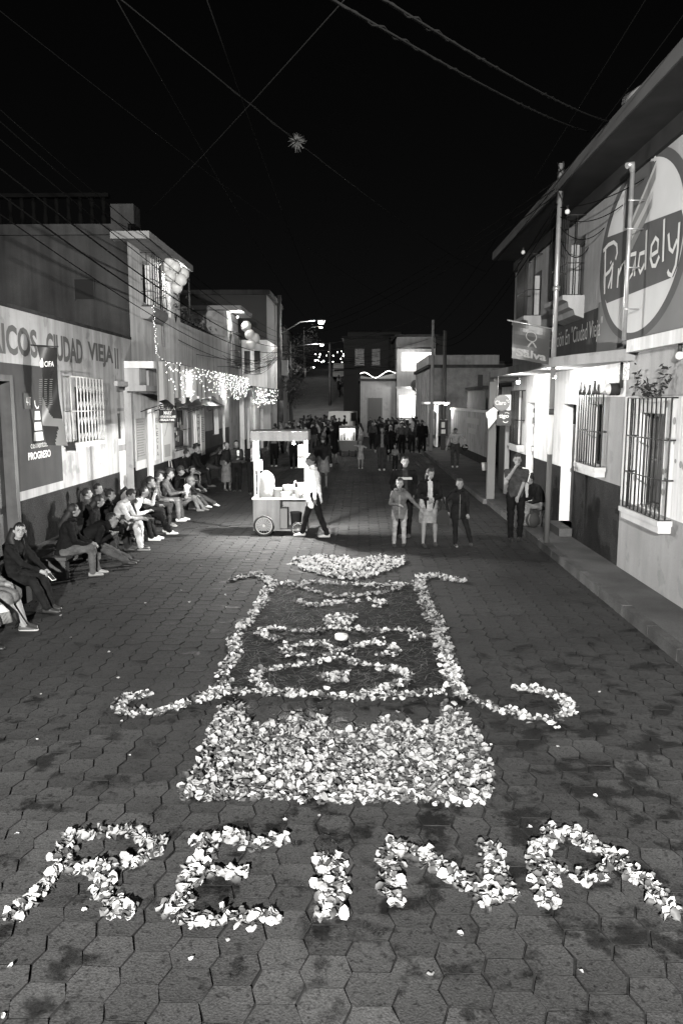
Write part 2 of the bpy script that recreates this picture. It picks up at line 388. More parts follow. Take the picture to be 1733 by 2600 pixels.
for k in range(13):
    for q in range(3):
        pt.add([FB(-5.46+q*.09, 3.16-k*.035), FB(-5.4+q*.09-random.random()*.02, 3.16-k*.035), FB(-5.4+q*.09-.01, 3.15-k*.035), FB(-5.46+q*.09, 3.15-k*.035)], [(0, 1, 2, 3)])
tag(pt.build('printed_lines', plain(.12), bn), kind='stuff')
MB().tube([(-5.6, 13.15, 3.73), (-5.12, 13.12, 3.70)], .012, 6).build('rod', m_iron, bn)

# ================================================================ left: two storey house
hs = thing('corner_house', 'two storey house with side wall coloured as if unlit, lit balcony eave and rooftop balusters', 'building')
def z2(y, z):
    if z < 1.07: return 1
    if y > 27.5 and z < 3.6: return 2 if z < 1.7 else 3
    return 0
b = wall(1, -5.6, 18.92, 24.2, 3.6, 6.56, [(20.15, 20.95, 5.3, 6.35), (22.62, 23.0, 5.2, 6.3)], None, .2)
b2 = wall(1, -5.6, 24.202, 32.58, 3.6, 5.2)
b3 = wall(1, -5.6, 18.92, 32.58, .2, 3.598, [(19.95, 20.55, .2, 2.6), (23.0, 24.9, 1.35, 2.5), (25.6, 25.9, .2, 2.4), (29.0, 30.2, 1.5, 2.6), (31.0, 31.6, .2, 2.5)], z2, .25, ybr=(27.5,), zbr=(1.07, 1.7))
for q in (b2, b3): b.add(q.v, q.f); b.m[-len(q.m):] = q.m
b.build('front_wall', [m_white, m_dado, m_darkpaint, m_mid], hs, fix=False)
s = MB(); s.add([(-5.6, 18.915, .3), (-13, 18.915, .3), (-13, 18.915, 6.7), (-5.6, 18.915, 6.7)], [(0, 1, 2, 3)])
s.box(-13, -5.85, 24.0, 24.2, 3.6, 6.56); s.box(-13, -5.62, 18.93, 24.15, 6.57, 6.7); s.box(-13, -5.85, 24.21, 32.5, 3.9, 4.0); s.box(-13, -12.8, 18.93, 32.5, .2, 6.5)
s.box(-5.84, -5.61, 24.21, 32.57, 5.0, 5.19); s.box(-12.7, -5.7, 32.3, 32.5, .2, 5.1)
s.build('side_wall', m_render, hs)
MB().box(-5.9, -4.98, 18.6, 23.35, 6.56, 6.73).build('eave', m_grey, hs)
MB().box(-13, -5.55, 18.86, 19.1, 6.705, 6.95).box(-5.95, -5.4, 18.86, 19.4, 6.952, 7.4).build('parapet', m_render, hs)
bal = MB().lathe([(.05, 0), (.07, .12), (.04, .3), (.06, .5), (.05, .62)], 8).mesh('baluster', mat('dark_rail', .004, .95, 0))
for k in range(24): link('baluster', bal, hs, (-6.15-k*.28, 18.98, 6.95))
MB().box(-13, -6.0, 18.88, 19.08, 7.571, 7.66).build('handrail', mat('dark_rail', .004, .95, 0), hs)
wq = MB().box(-6.9, -6.45, 18.90, 18.913, 5.22, 5.68).build('window', plain(.003), hs)
MB().box(-6.93, -6.9, 18.885, 18.913, 5.19, 5.71).box(-6.45, -6.42, 18.885, 18.913, 5.19, 5.71).box(-6.9, -6.45, 18.885, 18.913, 5.68, 5.71).build('window_frame', m_render, wq)
window(hs, 1, -5.6, 20.15, 20.95, 5.3, 6.35, split=1)
grille(hs, 1, -5.6, 20.0, 21.3, 5.2, 6.5, .3, 7, (5.55, 5.85), m_iron, .011)
MB().prism([(-5.6, 4.86), (-5.42, 4.86), (-5.28, 5.0), (-5.28, 5.16), (-5.6, 5.16)], 'y', 19.9, 21.4).build('window_sill', m_grey, hs)
MB().box(-5.84, -5.8, 22.62, 23.0, 5.2, 6.3).build('door', m_black, hs)
MB().tube([(-5.1, 23.3, 5.2), (-5.1, 23.3, 6.5)], .03, 6).build('post', m_render, hs)
# downpipe + stains
MB().tube([(-5.57, 21.9, 6.5), (-5.57, 21.9, 4.3)], .03, 6).build('downpipe', m_grey, hs)
# ground floor: canopy slabs, doors, posters, board
MB().box(-5.6, -4.9, 18.3, 32.5, 3.56, 3.72).build('canopy_slab', m_white, hs)
MB().box(-5.6, -5.1, 18.3, 21.6, 3.02, 3.16).box(-5.6, -5.25, 18.3, 18.9, 3.162, 3.555).box(-5.6, -5.2, 18.95, 21.3, 3.162, 3.555).build('canopy_box', m_white2, hs)
for y0, y1, z0, z1, m in ((19.95, 20.55, .2, 2.6, m_wood), (25.6, 25.9, .2, 2.4, m_black), (31.0, 31.6, .2, 2.5, m_wood)):
    MB().box(-5.9, -5.86, y0, y1, z0, z1).build('door', m, hs)
window(hs, 1, -5.6, 23.0, 24.9, 1.35, 2.5, .22, 3); window(hs, 1, -5.6, 29.0, 30.2, 1.5, 2.6, .22)
grille(hs, 1, -5.6, 22.95, 24.95, 1.3, 2.55, .06, 12, (1.9,), m_iron, .01, 1)
wares = MB()
for k in range(26): 
    y0 = 23.1+random.random()*1.65; z0 = 1.42+random.random()*.85; wares.box(-5.79, -5.74-random.random()*.03, y0, y0+random.uniform(.05, .16), z0, z0+random.uniform(.08, .22), random.choice((0, 0, 1)))
wares.build('shop_wares', [m_paper, plain(.1)], hs)
pn = [(18.98, 19.85, 1.3, 2.35, .28), (20.75, 21.15, 1.2, 2.45, .6), (21.5, 22.6, 1.1, 2.3, .62), (26.0, 26.6, 1.0, 2.45, .7), (26.75, 27.4, .9, 2.3, .55)]
for y0, y1, z0, z1, a in pn:
    o = MB().box(-5.598, -5.578, y0, y1, z0, z1).build('poster', plain(a, .6), hs)
    if a in (.6, .7):
        for k, ch in enumerate('ELECIA' if a == .6 else 'COPIAS'):
            zt = z1-.12-k*(z1-z0-.15)/6; text('printed_letter', ch, plain(.08), o, lambda u, v: (-5.574, u, v), (y0+.1, y1-.1, zt-.12, zt) if ch != 'I' else ((y0+y1)/2-.03, (y0+y1)/2+.03, zt-.12, zt))
    elif a == .62:
        q = MB(); q.ribbon([(21.75, 1.8), (22.2, 2.2)], .05, lambda u, v: (-5.574, u, v)); q.box(-5.577, -5.573, 21.65, 22.35, 1.2, 1.55); q.build('printed_picture', plain(.35), o)
    else:
        q = MB()
        for k in range(14): q.box(-5.577, -5.573, y0+.08, y1-.08-random.random()*.2, z1-.1-k*.065, z1-.075-k*.065)
        tag(q.build('printed_lines', plain(.18), o), kind='stuff')
sb = thing('hanging_shop_sign', 'small black shop board lettered LIBRERIA MARY above the stationery shop door', 'sign')
MB().box(-5.5, -5.02, 20.9, 20.94, 2.2, 2.66).build('sign_board', m_black, sb)
FS = lambda u, v: (u, 20.896, v)
for s_, z0, z1, u0, u1 in (('LIBRERIA', 2.55, 2.63, -5.47, -5.05), ('MARY', 2.42, 2.52, -5.36, -5.14), ('- UTILES ESCOLARES', 2.34, 2.395, -5.48, -5.04), ('- REGALOS Y MAS', 2.25, 2.31, -5.48, -5.08)): text('sign_text', s_, m_sign, sb, FS, (u0, u1, z0, z1), .02)
MB().tube([(-5.26, 20.92, 2.66), (-5.26, 20.92, 3.0)], .01, 5).build('bracket', m_iron, sb)
def awning(y0, y1, z, label):
    t = thing('shop_awning', label, 'awning', group='awnings over the shop doors')
    b = MB(); n = int((y1-y0)/.12); xa, xb = -5.59, -5.0
    for k in range(n):
        a = y0+(y1-y0)*k/n; c = y0+(y1-y0)*(k+1)/n
        b.add([(xa, a, z+.25), (xa, c, z+.25), (xb, c, z), (xb, a, z)], [(0, 1, 2, 3)])
        dz = .16+.03*math.sin(k*1.3)
        b.add([(xb, a, z), (xb, c, z), (xb, c-.02, z-dz+.05), (xb, (a+c)/2, z-dz), (xb, a+.02, z-dz+.05)], [(0, 1, 2, 3, 4)])
    b.build('awning_cloth', m_black, t, fix=False)
    MB().tube([(xb, y0, z), (xb, y1, z)], .014, 5).tube([(xa, y0, z-.2), (xb, y0, z)], .012, 5).tube([(xa, y1, z-.2), (xb, y1, z)], .012, 5).build('awning_frame', m_iron, t)
awning(19.5, 20.8, 2.72, 'short black scalloped awning over the narrow dark doorway')
awning(22.2, 24.6, 2.66, 'black scalloped awning beneath the glittering curtain at its bright end')
awning(24.9, 28.2, 2.62, 'long black awning with pale wavy trim under the fairy lights')
# curtain with fairy lights
ct = thing('draped_curtain', 'pale gauze curtain with scalloped hem draped along the shop canopy', 'curtain')
cb = MB(); n = 150; m_ = 10
def cpt(i, k):
    y = 18.5+14.2*i/n; hem = 2.72+.22*abs(math.sin((y-18.5)*math.pi/1.25))**.7-.1+.02*(y-18.5)
    return (-4.86+.05*math.sin(y*9)+.03*math.sin(y*23), y, 3.74+(hem-3.74)*k/m_)
for i in range(n):
    for k in range(m_): cb.add([cpt(i, k), cpt(i+1, k), cpt(i+1, k+1), cpt(i, k+1)], [(0, 1, 2, 3)], 0, True)
cb.build('gauze', mat('gauze', .5, .9, .1, trans=.55), ct, fix=False)
m_fairy = emis(7, 'fairy_bulb_glow'); m_fairy.cycles.emission_sampling = 'NONE'
octa = [(1, 0, 0), (-1, 0, 0), (0, 1, 0), (0, -1, 0), (0, 0, 1), (0, 0, -1)]; of = [(0, 2, 4), (2, 1, 4), (1, 3, 4), (3, 0, 4), (2, 0, 5), (1, 2, 5), (3, 1, 5), (0, 3, 5)]
def bulbs(name, pts, parent, r=.014):
    b = MB()
    for p in pts:
        q = r*random.uniform(.6, 1.25); b.add([(p[0]+a*q, p[1]+c*q, p[2]+d*q) for a, c, d in octa], of)
    o = b.build(name, m_fairy, parent, fix=False); tag(o, kind='stuff'); return o
fl = thing('fairy_lights', 'dense hanging strings of tiny lit bulbs over the gauze curtain', 'lights'); pts = []
for y in np.arange(18.8, 32.7, .3):
    dens = .35 if y < 22 else (.55 if y < 25.5 else 1.0); L = random.uniform(.35, .95); z = 3.72; yy = y
    while z > 3.72-L:
        if random.random() < dens: pts.append((-4.76+random.uniform(-.05, .05), yy+random.uniform(-.09, .09), z))
        z -= random.uniform(.04, .1)
bulbs('bulb_cluster', pts, fl)
MB().tube(sag((-4.78, 18.5, 3.76), (-4.78, 32.7, 3.76), .03), .006, 4).build('wire', m_black, fl)
f2 = thing('fairy_lights', 'single dangling string of lit bulbs beside the balcony window sill', 'lights'); pts = []
for k in range(34):
    t = k/33; pts.append((-5.3+.06*t+(.4*max(0, t-.8)*5)+random.uniform(-.03, .03), 19.9+.15*t+.7*max(0, t-.8)*5+random.uniform(-.04, .04), 5.18-1.55*min(t, .9)))
bulbs('bulb_cluster', pts, f2, .01)
MB().tube([(-5.3, 19.9, 5.18), (-5.26, 20.0, 4.4), (-5.2, 20.1, 3.85), (-4.85, 20.7, 3.76)], .005, 4).build('wire', m_black, f2)
def bulb_lamp(loc, e, parent, r=.05, glow=25, name='lamp_bulb'):
    MB().sphere(loc, r*.8, 10, 6).build(name, emis(glow, 'bulb_glow_%g' % glow), parent)
    MB().tube([(loc[0], loc[1], loc[2]+r*.7), (loc[0], loc[1], loc[2]+r*2.4)], r*.5, 8).build('socket', m_iron, parent)
    return lamp('lamp_light', loc, e, r, parent)
bl = thing('porch_lamp', 'bare bulb glowing under the balcony eave behind the balloons', 'lamp'); bulb_lamp((-5.2, 22.35, 6.36), 190, bl)
bl = thing('porch_lamp', 'added fill bulb behind the gauze curtain over the stationery shop', 'lamp'); bulb_lamp((-5.15, 22.0, 3.3), 160, bl)  # this and the next two: lights added to mimic the fairy lights' glow
bl = thing('porch_lamp', 'added fill bulb under the shop canopy among the densest fairy lights', 'lamp'); bulb_lamp((-5.1, 27.2, 2.95), 170, bl)
bl = thing('porch_lamp', 'added fill bulb near the far end of the gauze curtain', 'lamp'); bulb_lamp((-5.1, 31.8, 2.9), 130, bl)
# terrace plants
def leafy(name, label, cat, base, pts, m, leaf=.12, group=None, stem=True):
    t = thing(name, label, cat, base, 0, group); b = MB()
    for p in pts:
        d = Vector((random.gauss(0, 1), random.gauss(0, 1), random.gauss(0, .7))).normalized(); u = d.orthogonal().normalized(); q = leaf*random.uniform(.6, 1.3); p = Vector(p)
        b.add([p, p+d*q*.5+u*q*.22, p+d*q, p+d*q*.5-u*q*.22], [(0, 1, 2, 3)])
    tag(b.build('foliage', m, t, fix=False), kind='stuff'); return t
m_leaf = mat('leaves', .07, .6, .3, rnd=.2, trans=.3)
for (x, y, z, h, lb) in ((-5.7, 23.6, 5.1, .8, 'tall potted cactus plant at the terrace corner'), (-5.8, 25.6, 5.1, .55, 'bushy dark plant on the terrace wall top'), (-5.8, 28, 5.1, .4, 'low potted plant further along the terrace wall')):
    t = leafy('potted_plant', lb, 'plant', (x, y, z), [(random.gauss(0, .16), random.gauss(0, .3), .2+random.random()*h) for _ in range(150)], m_leaf)
    MB().lathe([(.1, 0), (.15, .22), (.13, .22)], 10).build('pot', m_render, t)
# balloons
m_ball = mat('balloon_rubber', .7, .35, .4, trans=.35)
def balloons(pts, r, group, lbs):
    me = MB().sphere((0, 0, 0), (r, r, r*1.08), 16, 10).tube([(0, 0, -r*1.05), (0, 0, -r*1.18)], [.01, .02], 6).mesh('balloon', m_ball)
    for p, lb in zip(pts, lbs):
        tag(link('balloon', me, None, p, (random.uniform(-.3, .3), random.uniform(-.3, .3), 0), (1, 1, 1)), lb, 'balloon', group)
BP = [(-4.85, 21.3, 6.52), (-4.98, 21.35, 6.38), (-4.73, 21.3, 6.36), (-4.87, 21.3, 6.13), (-4.6, 21.4, 6.04), (-4.72, 21.4, 5.85), (-4.75, 21.6, 6.2), (-4.6, 21.7, 6.25)]
BP = [(x-.3, y, z) for x, y, z in BP]
balloons(BP, .158, 'white balloons under the balcony eave', ['topmost balloon under the balcony eave', 'upper left balloon of the balcony bunch', 'upper right balloon touching the eave edge', 'shaded balloon in the middle of the balcony bunch', 'outermost balloon at the right of the balcony bunch', 'lowest balloon of the balcony bunch', 'back balloon half hidden in the balcony bunch', 'bright back balloon behind the outermost one'])

# ================================================================ left: far houses
h2 = thing('balcony_house', 'two storey house with brightly lit eave and balloons beyond the terrace', 'building')
b = wall(1, -5.6, 32.6, 35.5, .2, 6.5, [(33.3, 34.2, 4.3, 5.6)], None, .2); mass(b, 1, -5.6, 32.6, 35.5, .2, 6.5, 5); b.build('wall', m_white2, h2, fix=False)
MB().box(-8.5, -4.98, 32.4, 35.6, 6.51, 6.68).build('eave', m_grey, h2)
window(h2, 1, -5.6, 33.3, 34.2, 4.3, 5.6); grille(h2, 1, -5.6, 33.2, 34.5, 4.2, 5.7, .25, 6, (4.9,), m_iron, .015)
bl = thing('porch_lamp', 'bare bulb glaring under the eave of the far balcony house', 'lamp'); bulb_lamp((-5.25, 33.2, 6.3), 260, bl)
balloons([(-4.95, 33.6, 5.95), (-4.8, 33.6, 5.6), (-4.6, 33.7, 5.45), (-4.75, 33.6, 5.2)], .22, 'white balloons on the far balcony', ['top balloon on the far lit balcony', 'second balloon down on the far lit balcony', 'outermost balloon on the far lit balcony', 'lowest balloon on the far lit balcony'])
h3 = thing('dark_tall_house', 'tall dark house with white lower storey behind the utility pole', 'building')
b = MB(); b.box(-12, -5.2, 43, 50, 6.1, 8.5); b.build('upper_wall', mat('dark_upper_paint', .03, .9), h3)
b = MB(); b.box(-12, -5.21, 43.01, 49.9, 3.4, 6.098); b.build('lower_wall', m_white, h3)
MB().box(-12, -5.0, 42.8, 50.2, 8.502, 8.75).build('roof_slab', m_render, h3)
for x in (-6.3, -5.75): 
    o = MB().box(x-.16, x+.16, 42.97, 43.005, 4.3, 5.5).build('window', m_glass, h3); MB().box(x-.2, x+.2, 42.9, 42.968, 4.24, 4.298).build('sill', m_grey, o)
MB().box(-6.95, -6.6, 42.7, 43.0, 4.0, 6.09).build('pilaster', m_grey, h3)
lamp('lamp_light', (-6.3, 39.5, 4.2), 260, .2, h3)
hp = thing('low_shop', 'low single storey shop row with white doors beneath a garlanded awning', 'building')
b = wall(1, -5.4, 35.52, 46, .2, 3.4, [(36.2, 37.2, .2, 2.5), (38.4, 39.2, .2, 2.5), (41, 42.4, .2, 2.4)], lambda y, z: 1 if z < 1 else 0, .2, zbr=(1,)); mass(b, 1, -5.4, 35.52, 46, .2, 3.4, 5); b.build('wall', [m_white, m_dado], hp, fix=False)
for y0, y1 in ((36.2, 37.2), (38.4, 39.2), (41, 42.4)): MB().box(-5.64, -5.59, y0, y1, .2, 2.5).build('door', m_wood, hp)
ga = thing('garland_awning', 'dark fringed awning hung with tinsel garlands and bulbs', 'awning'); b = MB()
for k in range(70):
    y0 = 35+k*.157; b.box(-4.92, -4.9, y0, y0+.1, 2.95-random.random()*.1, 3.45, random.choice((0, 0, 1)))
b.build('fringe', [m_black, plain(.3)], ga); MB().box(-5.39, -4.93, 35, 46, 3.41, 3.46).build('awning_top', m_black, ga)
pts = [(-4.85+random.uniform(-.1, .1), 35.2+random.random()*9, 2.75+random.gauss(0, .1)) for _ in range(60)]+[(-4.85, 35.2+random.random()*10, 3.0+random.random()*.4) for _ in range(40)]
bulbs('bulb_cluster', pts, ga, .02)
bl = thing('porch_lamp', 'bulb under the garlanded awning lighting white doors', 'lamp'); bulb_lamp((-4.6, 38.5, 3.1), 220, bl)

# ================================================================ right: main building
FR = lambda u, v: (4.144, u, v)
rb = thing('corner_shop_building', 'two storey shop building with painted oval mural, deep dark eave and barred windows', 'building')
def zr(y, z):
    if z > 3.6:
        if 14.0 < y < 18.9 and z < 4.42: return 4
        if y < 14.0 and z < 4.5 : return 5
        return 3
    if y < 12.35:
        return 2 if z < 1.23 else (0 if z < 2.86 else 3)  # topmost strip: shading below the near ledge, put into the wall colour
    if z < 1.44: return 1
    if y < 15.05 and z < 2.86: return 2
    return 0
ops = [(10.74, 11.65, 1.25, 2.62), (13.5, 14.25, 1.66, 2.74), (15.1, 16.08, .3, 2.73), (18.67, 19.5, .3, 2.75), (20.1, 20.75, 1.65, 2.9), (18.5, 19.4, 4.75, 5.8, 3), (15.0, 15.97, 4.75, 5.86, 3)]
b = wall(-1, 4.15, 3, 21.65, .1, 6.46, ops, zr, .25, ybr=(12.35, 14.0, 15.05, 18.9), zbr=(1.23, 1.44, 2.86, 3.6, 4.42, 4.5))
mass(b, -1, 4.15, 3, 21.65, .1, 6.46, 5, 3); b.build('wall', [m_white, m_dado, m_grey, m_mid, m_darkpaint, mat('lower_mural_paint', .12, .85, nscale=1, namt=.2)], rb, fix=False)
MB().box(3.46, 9, 3, 21.2, 6.47, 6.49).build('soffit', m_eave_shade, rb)
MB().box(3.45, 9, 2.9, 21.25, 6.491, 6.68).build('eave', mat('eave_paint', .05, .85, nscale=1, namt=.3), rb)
MB().box(4.08, 4.148, 3, 21.6, 6.22, 6.468).build('eave_shadow_strip', m_eave_shade, rb)  # dark strip painted as the eave's shadow on the wall top
# clay pipe ends / roof tiles showing above the eave
tl = MB().lathe([(.16, 0), (.17, .5), (.13, .5), (.12, 0)], 12).mesh('drain_spout', m_grey)
for y in (9.2, 11.4): link('drain_spout', tl, rb, (3.7, y, 6.84), (R(90), 0, R(20)))
MB().prism([(3.62, 6.681), (3.9, 7.0), (5.5, 7.2), (9, 7.2), (9, 6.681)], 'y', 3, 21).build('roof', m_mid, rb)
for z0, z1, pl_ in ((3.4, 3.575, [(4.148, 12.0), (4.0, 12.0), (3.86, 12.5), (3.62, 13.3), (3.45, 14.2), (3.4, 15.2), (3.4, 20.75), (4.148, 20.75)]), (3.52, 3.7, [(4.148, 3), (4.0, 3), (4.0, 11.98), (4.148, 11.98)])):
    MB().prism(pl_, 'z', z0, z1).build('canopy', m_white if z0 > 3.5 else m_grey, rb)
MB().box(3.5, 4.6, 20.76, 21.6, 3.3, 3.57).box(3.42, 3.62, 20.9, 21.1, .14, 3.298).build('canopy_pillar', plain(.09), rb)
# windows
def bay(y0, y1, z0, z1, gy0, gy1, gz0, gz1, n, bands, lit=None):
    window(rb, -1, 4.15, y0, y1, z0, z1, .22, 2, 2, m_wood, lit)
    g = grille(rb, -1, 4.15, gy0, gy1, gz0, gz1, .16, n, bands, m_iron, .0125, 2)
    sl = MB()
    sl.prism([(4.148, gz0-.07), (4.148, gz0), (3.95, gz0), (3.95, gz0-.07)], 'y', gy0-.06, gy1+.06).prism([(4.148, gz0-.17), (4.148, gz0-.072), (3.98, gz0-.072), (3.98, gz0-.17)], 'y', gy0-.02, gy1+.02)
    sl.build('window_sill', mat('sill_paint', .36, .8, .2, nscale=3, namt=.2), rb)
    return g
g1 = bay(10.74, 11.65, 1.25, 2.62, 10.3, 11.75, 1.2, 2.84, 10, (1.74, 2.28))
g2 = bay(13.5, 14.25, 1.66, 2.74, 13.2, 14.35, 1.67, 2.91, 9, (2.27,), mat('curtained_pane', .4, .5))
g3 = bay(20.1, 20.75, 1.65, 2.9, 19.85, 20.9, 1.67, 3.05, 9, (2.3,))
fin = MB()
for yy, zz in ((13.25, 2.91), (13.45, 2.91), (13.75, 2.91), (14.05, 2.91), (14.3, 2.91)):
    h = random.uniform(.14, .26); fin.box(3.97, 4.0, yy-.03, yy+.03, zz+h*.6, zz+h); fin.tube([(3.985, yy-.05, zz), (3.985, yy, zz+h*.7)], .024, 5); fin.tube([(3.985, yy+.05, zz), (3.985, yy, zz+h*.7)], .024, 5)
fin.build('finials', m_iron, g2)
for y0, y1, z0, z1 in ((18.5, 19.4, 4.75, 5.8), (15.0, 15.97, 4.75, 5.86)):
    window(rb, -1, 4.15, y0, y1, z0, z1, .2, 2, 1)
    grille(rb, -1, 4.15, y0+.25-.25, y1+.25, z0+.02, z1+.35, .32, 10, (z0+.6,), m_iron, .012)
    MB().prism([(4.148, z0-.42), (3.98, z0-.36), (3.95, z0-.26), (3.86, z0-.22), (3.84, z0-.12), (3.74, z0-.08), (3.74, z0), (4.148, z0)], 'y', y0-.12, y1+.38).build('window_corbel', m_mid, rb)
# doors
dd = MB().box(4.36, 4.39, 15.1, 16.08, .3, 2.3).build('door', plain(.05), rb); MB().box(4.345, 4.359, 15.2, 15.98, 2.32, 2.7).build('transom', m_iron, dd)
for k in range(9): MB().tube([(4.33, 15.22+k*.09, 2.32), (4.33, 15.22+k*.09, 2.72)], .012, 5).build('transom_bar', m_iron, dd)
MB().box(3.9, 4.4, 15.05, 16.1, .14, .3).build('door_step', m_conc, rb)
sh = MB().box(4.36, 4.39, 18.67, 19.5, .3, 2.75).build('shop_doorway', plain(.15), rb)
for k in range(34):
    y0 = 18.7+random.random()*.6; z0 = .5+random.random()*2.0; q = random.uniform(.06, .14)
    MB().box(4.2+random.random()*.08, 4.34, y0, y0+q, z0, z0+q*1.3).build('snack_packet', random.choice((plain(.5), plain(.25), plain(.08))), sh)
MB().box(4.13, 4.148, 12.24, 12.66, 3.12, 3.44).build('vent_panel', mat('vent_block', .5, .8, .2, grain=.7, bscale=35), rb)
# painted oval mural
mu = MB(); N = 64; cy_, cz_ = 12.1, 5.05
el = lambda a, b_, t: (cy_+a*math.cos(t), cz_+b_*math.sin(t))
def disc(x, a, b_, zlo=-9, zhi=9, m=0):
    P = [el(a, b_, 2*math.pi*k/N) for k in range(N)]; P = [(p[0], min(max(p[1], zlo), zhi)) for p in P]
    return MB().add([(x, *p) for p in P], [tuple(range(N))[::-1]], m)
disc(4.146, 1.9, 1.34).build('mural_ring', mat('mural_dark', .055, .8, nscale=2, namt=.15), rb, fix=False)
disc(4.143, 1.68, 1.22).build('mural_field', mat('mural_light', .4, .8, nscale=1.2, namt=.12), rb, fix=False)
def strip(x, a, b_, f0, f1, m, name):
    P = []; n = 24
    ys = [cy_-a+2*a*k/n for k in range(n+1)]; vs = []; fs = []
    for yv in ys:
        h = b_*math.sqrt(max(0, 1-((yv-cy_)/a)**2)); lo = max(cz_-h, f0(yv)); hi = min(cz_+h, f1(yv)); hi = max(hi, lo)
        vs += [(x, yv, lo), (x, yv, hi)]
    fs = [(2*k, 2*k+1, 2*k+3, 2*k+2) for k in range(n)]
    return MB().add(vs, fs).build(name, m, rb, fix=False)
m_md = mat('mural_dark', .055)
strip(4.14, 1.69, 1.23, lambda y: 4.43, lambda y: 5.53-(13.6-y)*.09, m_md, 'mural_band')
MB().add([(4.137, *p) for p in [(12.75, 6.28), (12.4, 6.3), (12.01, 6.26), (11.54, 6.15), (12.58, 5.44), (12.76, 5.5)]], [(0, 1, 2, 3, 4, 5)]).build('mural_shape', m_md, rb, fix=False)
for P, a in (([(12.57, 5.47), (11.52, 6.12), (11.53, 6.06), (12.57, 5.38)], .3), ([(12.57, 5.4), (11.52, 6.08), (11.53, 5.9), (12.55, 5.16)], .14), ([(12.57, 5.31), (11.6, 5.76), (11.62, 5.66), (12.55, 5.15)], .3), ([(12.56, 5.17), (11.61, 5.7), (11.63, 5.54), (11.86, 5.38), (12.55, 4.98)], .14)):
    MB().add([(4.134-a*.01, *p) for p in P], [tuple(range(len(P)))]).build('mural_pencil', plain(a), rb, fix=False)
ds = MB()
for y, z in [(12.61, 6.33), (12.47, 6.345), (12.32, 6.335), (12.16, 6.31), (12.02, 6.29), (11.85, 6.265), (11.71, 6.235), (11.58, 6.19)]: ds.add([(4.13, y-.03, z-.04), (4.13, y+.03, z-.04), (4.13, y+.03, z+.04), (4.13, y-.03, z+.04)], [(0, 1, 2, 3)])
ds.build('mural_dashes', plain(.4), rb, fix=False)
LET = [[(13.68, 5.34), (13.62, 4.6)], [(13.8, 5.34), (13.54, 5.39), (13.26, 5.38), (13.09, 5.3), (13.05, 5.17), (13.12, 5.08)], [(13.61, 4.91), (13.41, 4.94), (13.22, 5.04)], [(13.25, 4.99), (13.27, 4.64)], [(13.43, 4.67), (13.24, 4.89)], [(13.36, 5.09), (13.34, 5.06)], [(12.93, 4.91), (12.95, 4.61)], [(12.95, 4.78), (12.79, 4.92), (12.65, 4.97), (12.58, 4.66)], [(12.14, 5.0), (12.4, 5.02), (12.5, 4.84), (12.43, 4.65), (12.27, 4.72), (12.16, 4.96), (12.17, 4.67)], [(11.75, 5.25), (11.72, 4.69)], [(11.78, 4.95), (11.98, 4.96), (12.02, 4.79), (11.92, 4.68), (11.76, 4.78)], [(11.53, 4.85), (11.27, 4.87), (11.27, 5.01), (11.38, 5.07), (11.52, 4.99), (11.53, 4.82), (11.44, 4.7), (11.32, 4.68), (11.2, 4.79)], [(11.09, 5.26), (11.05, 4.69)], [(10.91, 5.03), (10.84, 4.82), (10.73, 4.76), (10.6, 4.89)], [(10.56, 5.1), (10.56, 4.74), (10.6, 4.56), (10.71, 4.45), (10.82, 4.49), (10.86, 4.54)]]
lt = MB()
for k, s_ in enumerate(LET): lt.ribbon(s_, .062, lambda u, v, k=k: (4.131-k*.0004, u, v))
lt.build('mural_lettering', plain(.45), rb, fix=False)
text('painted_words', 'A la Educación En "Ciudad Vieja"', plain(.32), rb, lambda u, v: (4.14, 18.3-u, 3.88+v+.0*u), (0, 4.62, -.06, .36))
text('painted_word', 'NO', plain(.4), rb, FR, (14.75, 14.45, 3.0, 3.15))
dts = MB()
for y, z, r in ((9.86, 1.37, .05), (9.75, 1.42, .045), (9.62, 1.34, .06), (9.52, 1.37, .04), (9.4, 1.3, .05)):
    dts.add([(4.142, y+r*math.cos(t*.5236), z+r*math.sin(t*.5236)) for t in range(12)], [tuple(range(12))[::-1]])
for _ in range(22):
    y, z, r = random.uniform(9.95, 12.2), random.uniform(1.35, 2.75), random.uniform(.025, .06)
    if 10.65 < y < 11.72: continue
    dts.add([(4.142, y+r*math.cos(t*.5236), z+r*math.sin(t*.5236)) for t in range(12)], [tuple(range(12))[::-1]])
dts.build('painted_dots', plain(.2), rb, fix=False)
# electricity meter, small bulbs
mt = thing('electricity_meter', 'round glass electricity meter box between the two barred windows', 'meter')
MB().tube([(4.13, 12.62, 2.98), (3.98, 12.62, 2.98)], .1, 14).build('meter_case', m_render, mt); MB().sphere((3.97, 12.62, 2.98), (.06, .085, .085), 12, 8).build('glass_dome', mat('meter_glass', .4, .15, .6), mt)
MB().tube([(4.12, 12.5, 3.0), (4.12, 12.5, 3.4)], .03, 6).build('conduit', m_iron, mt)
pl_ = leafy('wall_plants', 'small dark plants growing on top of the near barred window', 'plant', (4.05, 11.0, 2.85), [(random.gauss(0, .04), c_+random.gauss(0, .06), h_*abs(random.gauss(.55, .3))) for c_, h_ in ((-.45, .42), (.0, .2), (.1, .2), (.6, .36)) for _ in range(34)], mat('dark_leaves', .012, .7), .09)
for y, lb in ((15.41, 'unlit bulb under the deep eave nearer the oval mural'), (19.46, 'unlit bulb under the deep eave near the far corner')):
    t = thing('eave_bulb', lb, 'lamp'); MB().tube([(3.9, y, 6.47), (3.9, y, 6.4)], .025, 8).build('socket', m_iron, t); MB().sphere((3.9, y, 6.36), .05, 10, 8).build('glass_bulb', mat('bulb_glass', .5, .1, .6), t)
